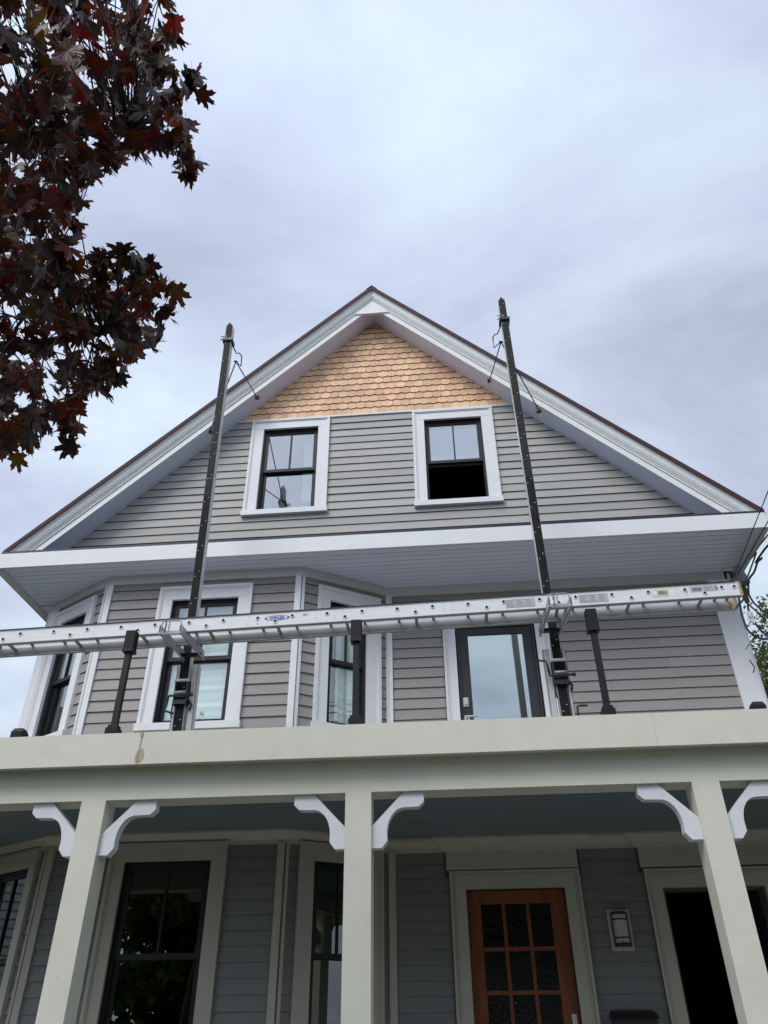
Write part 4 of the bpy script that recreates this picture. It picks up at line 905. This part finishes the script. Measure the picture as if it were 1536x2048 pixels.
# ------------------------------------------------------------------ maple: trunk, limbs, twigs, leaves
CL = [(-1.53,2.46,4.49,0.11),(-1.38,1.49,4.86,0.15),(-1.7,2.34,3.84,0.06),(-1.25,1.63,5.52,0.11),(-1.2,1.33,4.98,0.15),(-1.58,1.4,4.83,0.15),(-1.8,2.39,3.82,0.07),(-1.12,1.81,5.23,0.07),(-1.54,1.46,5.16,0.15),(-1.76,1.33,5.37,0.13),(-1.69,2.02,4.46,0.15),(-1.58,1.63,4.91,0.15),(-1.82,2.06,4.98,0.15),(-1.03,1.18,4.86,0.09),(-1.53,1.89,4.34,0.11),(-2.05,2.49,4.53,0.15),(-1.58,1.68,4.83,0.15),(-1.54,2.35,4.26,0.09),(-1.95,2.24,4.26,0.09),(-1.85,1.66,4.89,0.07),(-1.99,2.85,4.29,0.05),(-1.48,1.77,5.15,0.15),(-1.68,1.31,4.92,0.06),(-1.71,2.05,5.2,0.06),(-2.11,2.55,4.06,0.05),(-1.38,2.29,4.14,0.05),(-1.94,1.87,4.89,0.09),(-2.0,2.47,4.2,0.13),(-1.49,2.16,4.19,0.15),(-1.27,1.42,4.54,0.15),(-1.43,1.68,4.87,0.15),(-1.71,1.46,4.77,0.07),(-1.87,2.56,4.48,0.15),(-1.27,2.26,4.39,0.05),(-1.88,2.48,4.68,0.15),(-1.72,2.07,4.3,0.15),(-1.61,2.39,4.17,0.12),(-1.53,1.93,4.19,0.15),(-1.87,2.6,4.32,0.15),(-1.53,2.58,4.71,0.12),(-1.77,2.39,4.77,0.13),(-1.15,1.21,5.04,0.07),(-1.56,1.18,5.09,0.06),(-1.67,1.97,5.23,0.14),(-1.59,1.68,4.62,0.15),(-1.29,1.11,4.82,0.05),(-1.29,1.66,4.76,0.09),(-1.78,1.86,4.38,0.08),(-1.52,1.74,4.62,0.1),(-1.86,1.76,5.28,0.15),(-1.46,1.76,5.36,0.15),(-1.58,1.72,5.05,0.15),(-1.78,1.93,4.29,0.09),(-1.14,1.6,5.03,0.14),(-1.19,1.48,5.36,0.1),(-1.1,1.56,4.74,0.09),(-1.57,1.8,4.38,0.15),(-1.74,2.69,4.15,0.05),(-1.44,1.85,4.28,0.05),(-1.32,2.16,4.48,0.05),(-1.75,1.96,5.18,0.15),(-1.13,1.64,5.34,0.05),(-1.9,2.23,3.98,0.05),(-1.87,2.43,4.36,0.15),(-0.97,1.23,4.92,0.05),(-1.78,2.27,4.06,0.15),(-1.34,2.39,4.67,0.05),(-1.99,1.85,5.09,0.1),(-1.79,1.28,5.29,0.06),(-1.91,2.07,4.24,0.05),(-1.54,2.22,4.63,0.05),(-1.66,1.66,4.75,0.15),(-2.1,2.28,4.61,0.07),(-1.64,1.36,5.17,0.15),(-1.2,1.62,5.58,0.05),(-1.78,1.74,5.04,0.15),(-1.59,1.13,4.97,0.05),(-1.49,2.29,3.85,0.05),(-1.48,1.43,5.41,0.15),(-1.67,1.37,5.02,0.13),(-1.64,1.76,4.5,0.15),(-1.47,2.42,4.67,0.14),(-1.51,1.21,4.97,0.14),(-1.8,1.57,5.13,0.15),(-1.87,2.13,4.04,0.05),(-1.34,1.11,4.77,0.08),(-1.62,1.71,4.33,0.14),(-1.79,2.2,4.98,0.08),(-1.78,1.57,4.81,0.06),(-1.14,1.74,5.02,0.06),(-1.29,1.16,4.71,0.15),(-1.55,1.55,5.14,0.15),(-1.58,1.57,5.05,0.15),(-0.92,1.44,4.71,0.05),(-1.69,1.63,4.31,0.05),(-1.69,1.28,5.07,0.08),(-1.88,1.51,5.16,0.05),(-1.75,1.63,4.59,0.06),(-1.39,1.73,4.79,0.09),(-1.49,2.65,4.78,0.05),(-1.35,1.17,4.66,0.15),(-1.44,1.4,5.53,0.1),(-2.06,2.46,4.41,0.13),(-1.4,1.48,4.75,0.15),(-1.88,1.9,4.84,0.15),(-1.83,2.07,4.67,0.15),(-1.79,2.2,5.09,0.06),(-1.64,2.61,4.36,0.05),(-1.38,1.64,5.28,0.15),(-1.87,2.59,3.98,0.05),(-1.49,2.3,4.65,0.07),(-1.34,1.96,5.37,0.05),(-1.98,2.0,4.8,0.09),(-1.12,1.89,5.25,0.06),(-1.81,2.3,4.33,0.15),(-1.99,2.3,4.51,0.15),(-1.34,1.82,5.09,0.09),(-1.71,2.36,4.59,0.15),(-1.21,1.15,4.96,0.05),(-1.2,1.53,5.02,0.15),(-1.55,2.23,4.16,0.14),(-1.26,2.15,4.06,0.05),(-1.3,1.32,4.72,0.15),(-1.73,1.79,4.16,0.05),(-2.12,2.13,4.9,0.06),(-1.16,1.24,4.89,0.15),(-1.56,1.55,5.44,0.15),(-1.79,1.93,4.9,0.15),(-1.59,1.53,4.9,0.15),(-1.92,1.79,5.18,0.15),(-1.94,2.39,3.99,0.09),(-1.66,1.64,4.55,0.14),(-1.51,1.99,4.35,0.06),(-1.89,1.48,5.24,0.05),(-1.96,2.26,4.75,0.15),(-1.5,2.35,4.51,0.15),(-2.03,2.41,4.01,0.05),(-1.84,1.71,4.65,0.05),(-1.78,2.28,3.71,0.08),(-1.41,2.51,4.49,0.05),(-1.65,1.29,5.44,0.05),(-1.39,1.83,5.43,0.15),(-1.71,2.53,4.02,0.07),(-1.63,1.85,4.1,0.13),(-1.32,1.63,4.51,0.05),(-1.07,1.35,5.45,0.05),(-1.35,1.52,4.99,0.15),(-1.44,2.29,4.1,0.05),(-1.62,2.22,4.21,0.15),(-1.36,1.73,5.12,0.15),(-1.13,1.31,5.32,0.06),(-1.01,1.53,4.83,0.07),(-1.25,1.56,5.25,0.15),(-1.6,2.28,4.58,0.12),(-1.38,1.27,5.25,0.07),(-1.14,1.32,5.04,0.15),(-1.63,2.04,4.15,0.15),(-1.79,2.12,3.94,0.08),(-1.8,1.91,4.21,0.05),(-1.25,1.65,4.63,0.05),(-1.06,1.33,5.1,0.06),(-1.64,2.18,3.97,0.15),(-1.12,1.36,4.93,0.14),(-1.58,1.29,4.49,0.05),(-1.74,1.18,5.2,0.05),(-1.35,1.36,5.46,0.08),(-1.32,1.88,5.09,0.05),(-2.03,2.51,3.93,0.05),(-2.01,2.22,4.27,0.05),(-1.66,2.53,4.17,0.06),(-1.74,1.94,3.99,0.05),(-1.46,1.19,5.16,0.05),(-1.44,1.65,5.11,0.15),(-1.74,2.51,4.13,0.12),(-1.56,1.47,4.93,0.15),(-1.01,1.11,4.84,0.05),(-1.43,1.48,5.44,0.15),(-1.12,1.11,4.88,0.05),(-1.18,1.65,5.53,0.05),(-1.76,1.88,4.48,0.14),(-2.02,2.21,4.78,0.15),(-1.81,1.35,5.18,0.05),(-1.03,1.4,4.77,0.1),(-2.21,2.53,4.39,0.05),(-2.09,2.09,4.74,0.05),(-1.75,2.25,3.76,0.12),(-0.92,1.49,4.67,0.05),(-2.01,1.96,4.73,0.05),(-1.91,1.71,4.85,0.05),(-1.86,1.67,5.17,0.15),(-1.51,1.2,4.74,0.12),(-1.46,1.06,4.8,0.05),(-1.82,1.31,5.25,0.05),(-1.49,2.36,4.28,0.07),(-2.11,2.0,5.02,0.05),(-1.31,2.25,4.61,0.05),(-2.06,2.5,4.67,0.15),(-1.1,1.75,4.95,0.05),(-1.64,1.52,5.5,0.15),(-1.98,2.78,4.33,0.12),(-1.17,1.73,5.41,0.08),(-1.47,1.89,4.97,0.05),(-1.75,2.42,4.86,0.08),(-1.69,1.89,5.2,0.15),(-1.66,2.51,4.83,0.14),(-1.39,2.18,4.59,0.05),(-1.94,3.12,5.27,0.14),(-1.74,1.88,5.71,0.14),(-1.44,1.87,6.1,0.14),(-1.53,1.71,5.94,0.14),(-2.0,1.77,5.7,0.14),(-1.78,1.68,5.71,0.14),(-2.01,1.51,5.9,0.14),(-2.07,2.48,5.11,0.14),(-1.82,1.88,5.41,0.14),(-1.95,2.2,5.21,0.14),(-1.32,1.5,5.76,0.14),(-2.05,2.53,5.28,0.14),(-2.33,2.83,4.92,0.14),(-1.98,2.1,5.64,0.14),(-1.91,2.9,4.88,0.14),(-1.76,2.1,5.81,0.14),(-2.31,2.85,4.6,0.14),(-2.04,2.96,5.15,0.14),(-1.76,1.98,5.69,0.14),(-1.77,2.09,5.65,0.14),(-2.24,3.06,5.04,0.14),(-2.05,2.7,4.96,0.14),(-2.25,2.71,5.12,0.14),(-1.97,2.93,4.75,0.14),(-2.12,2.68,5.19,0.14),(-2.05,2.86,4.59,0.14),(-1.82,3.07,5.3,0.14),(-1.9,2.57,5.0,0.14),(-1.85,2.18,5.63,0.14),(-2.02,2.13,5.42,0.14),(-1.7,2.2,5.78,0.14),(-1.92,2.19,5.41,0.14),(-2.1,1.98,5.75,0.14),(-1.63,1.96,5.79,0.14),(-1.76,1.93,5.45,0.14),(-2.26,2.45,5.01,0.14),(-1.35,1.89,5.67,0.14),(-1.37,1.7,5.92,0.14),(-1.47,2.09,5.8,0.14),(-2.17,2.48,5.44,0.14),(-1.95,2.19,5.6,0.14),(-2.35,3.05,5.06,0.14),(-2.35,3.01,4.85,0.14),(-2.14,2.15,5.66,0.14),(-1.89,1.56,5.71,0.14),(-1.96,1.91,5.4,0.14),(-1.63,1.57,5.77,0.14),(-1.92,1.57,5.52,0.14),(-2.16,2.32,5.42,0.14),(-1.78,2.93,5.33,0.14),(-1.81,1.46,5.65,0.14),(-1.96,1.71,5.45,0.14),(-1.84,1.53,5.97,0.14),(-2.14,2.25,5.2,0.14),(-1.83,1.66,6.03,0.14),(-1.92,1.92,5.99,0.14),(-1.95,1.95,5.87,0.14),(-1.82,2.26,5.78,0.14),(-1.88,1.63,5.87,0.14),(-1.58,1.54,5.93,0.14),(-2.39,2.86,4.86,0.14),(-1.72,1.83,5.48,0.14),(-2.16,2.19,5.33,0.14),(-2.29,2.59,5.42,0.14),(-1.6,1.9,5.86,0.14),(-2.18,2.78,4.9,0.14),(-2.21,2.56,4.83,0.14),(-2.08,2.86,5.23,0.14),(-1.48,1.87,5.8,0.14),(-1.95,2.82,4.83,0.14),(-1.83,1.87,5.99,0.14),(-1.5,1.6,5.85,0.14),(-1.77,1.75,5.94,0.14),(-2.17,2.35,5.61,0.14),(-1.95,1.88,5.66,0.14),(-2.25,2.09,5.78,0.14),(-2.34,2.88,4.48,0.14),(-2.09,2.07,5.32,0.14),(-2.27,2.61,5.25,0.14),(-1.88,2.95,5.26,0.14),(-2.37,3.03,4.4,0.14),(-1.6,2.12,6.02,0.14),(-2.2,2.5,4.97,0.14),(-1.73,1.95,5.95,0.14),(-2.04,2.81,4.9,0.14),(-1.69,2.14,5.96,0.14),(-1.39,1.74,5.67,0.14),(-2.0,2.85,5.32,0.14),(-1.42,1.65,5.9,0.14),(-2.17,2.72,4.99,0.14),(-2.51,2.98,4.88,0.14),(-2.14,2.84,4.69,0.14),(-1.41,1.71,5.79,0.14),(-1.62,1.85,5.53,0.14),(-2.26,3.26,4.89,0.14),(-1.84,1.73,5.54,0.14),(-1.58,1.64,5.85,0.14),(-2.18,2.33,5.16,0.14),(-2.32,2.54,5.26,0.14),(-1.46,1.98,6.1,0.14),(-2.35,3.02,4.5,0.14),(-2.05,1.84,5.54,0.14),(-1.92,1.53,5.6,0.14),(-2.31,2.79,5.03,0.14),(-1.76,1.63,5.77,0.14),(-2.19,3.08,4.63,0.14),(-1.93,2.16,5.71,0.14),(-1.87,2.83,5.24,0.14),(-0.92,1.55,5.04,0.03),(-1.03,1.92,5.01,0.04),(-0.99,1.78,4.69,0.02),(-0.97,1.33,5.14,0.04),(-1.01,1.46,5.25,0.03),(-1.2,2.07,4.46,0.04),(-1.2,2.27,4.56,0.03),(-1.23,2.36,4.52,0.04),(-1.29,2.0,4.46,0.03),(-1.28,2.11,4.56,0.02),(-1.46,2.12,4.63,0.02),(-1.54,2.48,4.16,0.04),(-1.53,1.91,4.75,0.04),(-1.46,1.88,4.51,0.04),(-1.43,2.39,4.18,0.04),(-1.23,2.33,4.26,0.04),(-0.96,1.61,5.02,0.05),(-1.07,1.86,5.06,0.05),(-1.71,2.7,4.02,0.03)]
mt = empty('maple_tree', (-4.3, 1.2, 0)); tag(mt, 'purple leaved maple with drooping branches reaching in from the upper left', 'tree')
lr = random.Random(21)
MB().tube(smooth([(-4.3, 1.2, -.1), (-4.25, 1.22, 1.4), (-4.1, 1.3, 2.7), (-3.9, 1.4, 3.8), (-3.6, 1.5, 5.2), (-3.5, 1.5, 7.0)]), [.21 - .006 * i for i in range(31)], 12).build('trunk', 'bark', mt)
limbs = [[(-3.9, 1.4, 3.8), (-3.2, 1.6, 4.55), (-2.5, 1.75, 4.95), (-1.9, 1.8, 5.15), (-1.35, 1.85, 5.2)],
         [(-4.0, 1.35, 3.3), (-3.3, 1.9, 3.95), (-2.6, 2.25, 4.25), (-2.0, 2.4, 4.38), (-1.55, 2.42, 4.45)],
         [(-3.8, 1.4, 4.3), (-3.2, 1.35, 5.3), (-2.5, 1.3, 5.75), (-1.9, 1.35, 5.9)],
         [(-3.95, 1.38, 3.6), (-3.3, 2.1, 4.6), (-2.7, 2.5, 5.1), (-2.1, 2.6, 5.4)],
         [(-4.1, 1.3, 2.9), (-3.4, 2.2, 3.5), (-2.8, 2.6, 3.8), (-2.2, 2.7, 3.95)]]
LP = []
for lb in limbs:
    sp = smooth(lb); n = len(sp); MB().tube(sp, [.055 * (1 - i / n) ** .8 + .007 for i in range(n)], 8).build('branch', 'bark', mt); LP += sp
tw = MB(); clusters = [(Vector(c[:3]), c[3]) for c in CL]
for _ in range(70): clusters.append((Vector((lr.uniform(-4.6, -2.3), lr.uniform(.2, 3.0), lr.uniform(3.9, 6.4))), .28))
for c, rad in clusters:
    q = min(LP, key=lambda p: (p - c).length); mid = (q + c) / 2 + Vector((lr.uniform(-.05, .05), lr.uniform(-.05, .05), .05 * (c - q).length + .03))
    tw.tube(smooth([q, mid, c + Vector((0, 0, rad * .5))], 3), [.0055, .0045, .004, .0035, .003, .0025, .002], 5, cap=False)
tag(tw.build('twigs', 'bark', mt), kind='stuff')
LOBE = [(0, 1.0), (.05, .86), (.14, .88), (.13, .70), (.17, .55), (.30, .66), (.42, .70), (.60, .74), (.53, .60), (.60, .50), (.46, .42), (.40, .30), (.56, .27), (.72, .18), (.54, .10), (.50, -.01), (.32, .04), (.15, -.04)]
def leaf_shape(k):
    rr = random.Random(k); fold = rr.uniform(.10, .9); droop = rr.uniform(.15, 1.1); tws = rr.uniform(-.6, .6); wid = rr.uniform(.68, 1.0)
    out = [(x, y) for x, y in LOBE] + [(0, 0)] + [(-x, y) for x, y in LOBE[:0:-1]]
    vs = [(0, .33, 0)] + [(x * wid, y, 0) for x, y in out]
    res = []
    for x, y, z in vs:
        z = fold * abs(x) * .6 - droop * max(0, y) ** 2 * .5 + tws * x * y - .18 * abs(x) ** 2
        res.append(Vector((x, y, z)))
    n = len(out); fs = [(0, i + 1, (i + 1) % n + 1) for i in range(n)]
    b = len(res); res += [Vector(p) for p in ((-.008, 0, 0), (.008, 0, 0), (.006, -.35, .10), (-.006, -.35, .10), (.005, -.48, .2), (-.005, -.48, .2))]
    fs += [(b, b + 1, b + 2, b + 3), (b + 3, b + 2, b + 4, b + 5)]
    return res, fs
SHP = [leaf_shape(k) for k in range(16)]
LM = []
clusters = [c for c in clusters if lr.random() < .80 or c[1] < .07]
for k, (vs, fs) in enumerate(SHP):
    me = bpy.data.meshes.new('leaf'); me.from_pydata([tuple(v) for v in vs], [], fs); me.materials.append(M['maple']); me.update(); LM.append(me)
leaves = []
CAM = Vector((0, 0, 1.6))
for ci, (c, rad) in enumerate(clusters):
    for _ in range(int(4 if rad < .07 else 5 if rad < .2 else 9)):
        d = Vector((lr.gauss(0, 1), lr.gauss(0, 1), lr.gauss(0, 1))).normalized() * rad * lr.random() ** .4
        p = c + d; size = lr.triangular(.05, .135, .095)
        az = lr.uniform(0, 2 * math.pi); dip = lr.uniform(.15, 1.45)         # tip hangs down by dip
        ydir = Vector((math.cos(az) * math.cos(dip), math.sin(az) * math.cos(dip), -math.sin(dip)))
        roll = lr.gauss(0, .5); xd = ydir.cross(Vector((0, 0, 1))).normalized(); zd = xd.cross(ydir)
        x2 = xd * math.cos(roll) + zd * math.sin(roll); z2_ = ydir.cross(x2) * -1
        mtx = Matrix((x2, ydir, x2.cross(ydir))).transposed()
        leaves.append((p, mtx, size, lr.randrange(16), (p - CAM).length / size, ci < len(CL)))
vis = sorted([l for l in leaves if l[5]], key=lambda l: l[4]); ids = {id(l) for l in vis[:300]}
mv, mf = [], []
for l in leaves:
    p, mtx, s, k = l[:4]
    if id(l) in ids:
        o = bpy.data.objects.new('leaf', LM[k]); COL.objects.link(o); place(o, p, mt); o.rotation_euler = mtx.to_euler(); o.scale = (s, s, s)
    else:
        b = len(mv); mv += [tuple(p + mtx @ (v * s)) for v in SHP[k][0]]; mf += [tuple(b + i for i in f) for f in SHP[k][1]]
me = bpy.data.meshes.new('foliage'); me.from_pydata(mv, [], mf); me.materials.append(M['maple']); me.update()
o = bpy.data.objects.new('foliage', me); COL.objects.link(o); place(o, (0, 0, 0), mt); tag(o, kind='stuff')

# ------------------------------------------------------------------ green trees
def green_tree(x, y, h, r, seed, label, nclump=90, per=60, leaf=.10, low=.38, group=None, hide=False):
    q = random.Random(seed); t = empty('tree', (x, y, 0)); tag(t, label, 'tree', group)
    top = Vector((x + q.uniform(-.3, .3), y, h * .93))
    MB().tube(smooth([(x, y, -.1), (x + .1, y, h * .3), (x - .05, y, h * .6), top]), [.17 * h / 8 * (1 - .06 * i * .9) for i in range(19)], 10).build('trunk', 'bark_grey', t)
    lv, lf = [], []; tb = MB()
    for i in range(nclump):
        u = Vector((q.gauss(0, 1), q.gauss(0, 1), q.gauss(0, 1))).normalized() * (q.random() ** .45)
        cz = h * (low + 1) / 2; c = Vector((x + u.x * r, y + u.y * r, cz + u.z * (h - cz) * .97))
        st_ = Vector((x, y, min(h * .85, max(h * .28, c.z - r * .55)))); md = (st_ + c) / 2 + Vector((0, 0, .12 * r * .5))
        tb.tube([st_, md, c], [.04 * h / 8, .022 * h / 8, .008], 5, cap=False)
        cr_ = q.uniform(.10, .24) * r
        for _ in range(per):
            p = c + Vector((q.gauss(0, .55), q.gauss(0, .55), q.gauss(0, .42))) * cr_
            s = leaf * q.uniform(.6, 1.3); a = Vector((q.gauss(0, 1), q.gauss(0, 1), q.gauss(0, .8))).normalized(); bb = a.orthogonal().normalized()
            bb = Matrix.Rotation(q.uniform(0, 6.28), 3, a) @ bb; cc = a.cross(bb)
            k = len(lv); lv += [tuple(p - bb * s * .5), tuple(p + cc * s * .28 + a * s * .06), tuple(p + bb * s * .5), tuple(p - cc * s * .28 + a * s * .06)]; lf.append((k, k + 1, k + 2, k + 3))
    tb.build('branches', 'bark_grey', t)
    me = bpy.data.meshes.new('crown'); me.from_pydata(lv, [], lf); me.materials.append(M['green']); me.update()
    o = bpy.data.objects.new('crown', me); COL.objects.link(o); place(o, (0, 0, 0), t); tag(o, kind='stuff')
green_tree(10.5, 20, 11.9, 2.9, 4, 'green and yellow tree standing behind the right corner of the house', 260, 110, .13, .60)
GS = 'trees across the street'
green_tree(17, 1.5, 9.0, 4.2, 9, 'unseen green tree added right of the house to darken a bay window reflection', 200, 100, .42, .08)  # out of view; added to darken the sky mirrored in the right bay window
green_tree(-7.5, -15, 9.5, 4.6, 5, 'leftmost green tree across the street', 230, 110, .42, .08, GS)
green_tree(.5, -16, 10.0, 4.8, 6, 'middle green tree across the street', 230, 110, .42, .08, GS)
green_tree(8.5, -15, 9.5, 4.6, 7, 'rightmost green tree across the street', 230, 110, .42, .08, GS)

# ------------------------------------------------------------------ neighbouring house seen mirrored in the left porch window
nh = empty('neighbour_house', (-15, 10, 0)); tag(nh, 'white sided neighbouring house with a brick base left of the gray house', 'house')
MB().box(-19, -11.5, 5, 15, 1.2, 6.0).build('wall', 'white_siding', nh)
b = MB(); z = 1.2
while z < 5.95: b.add([(-11.5, 5, z), (-11.5, 15, z), (-11.47, 15, z), (-11.47, 5, z), (-11.5, 5, z + .13), (-11.5, 15, z + .13), (-11.495, 15, z + .13), (-11.495, 5, z + .13)], [(0, 3, 2, 1), (4, 5, 6, 7), (0, 1, 5, 4), (1, 2, 6, 5), (2, 3, 7, 6), (3, 0, 4, 7)], 0); z += .135
tag(b.build('clapboards', 'white_siding', nh), kind='stuff')
MB().box(-18.9, -11.52, 5.05, 14.95, 0, 1.2).build('brick_base', 'brick', nh)
MB().prism([(-19.4, 6.0), (-11.1, 6.0), (-15.25, 8.6)], 4.6, 15.4).build('roof', 'roof', nh)
print('objects', len(SC.objects))
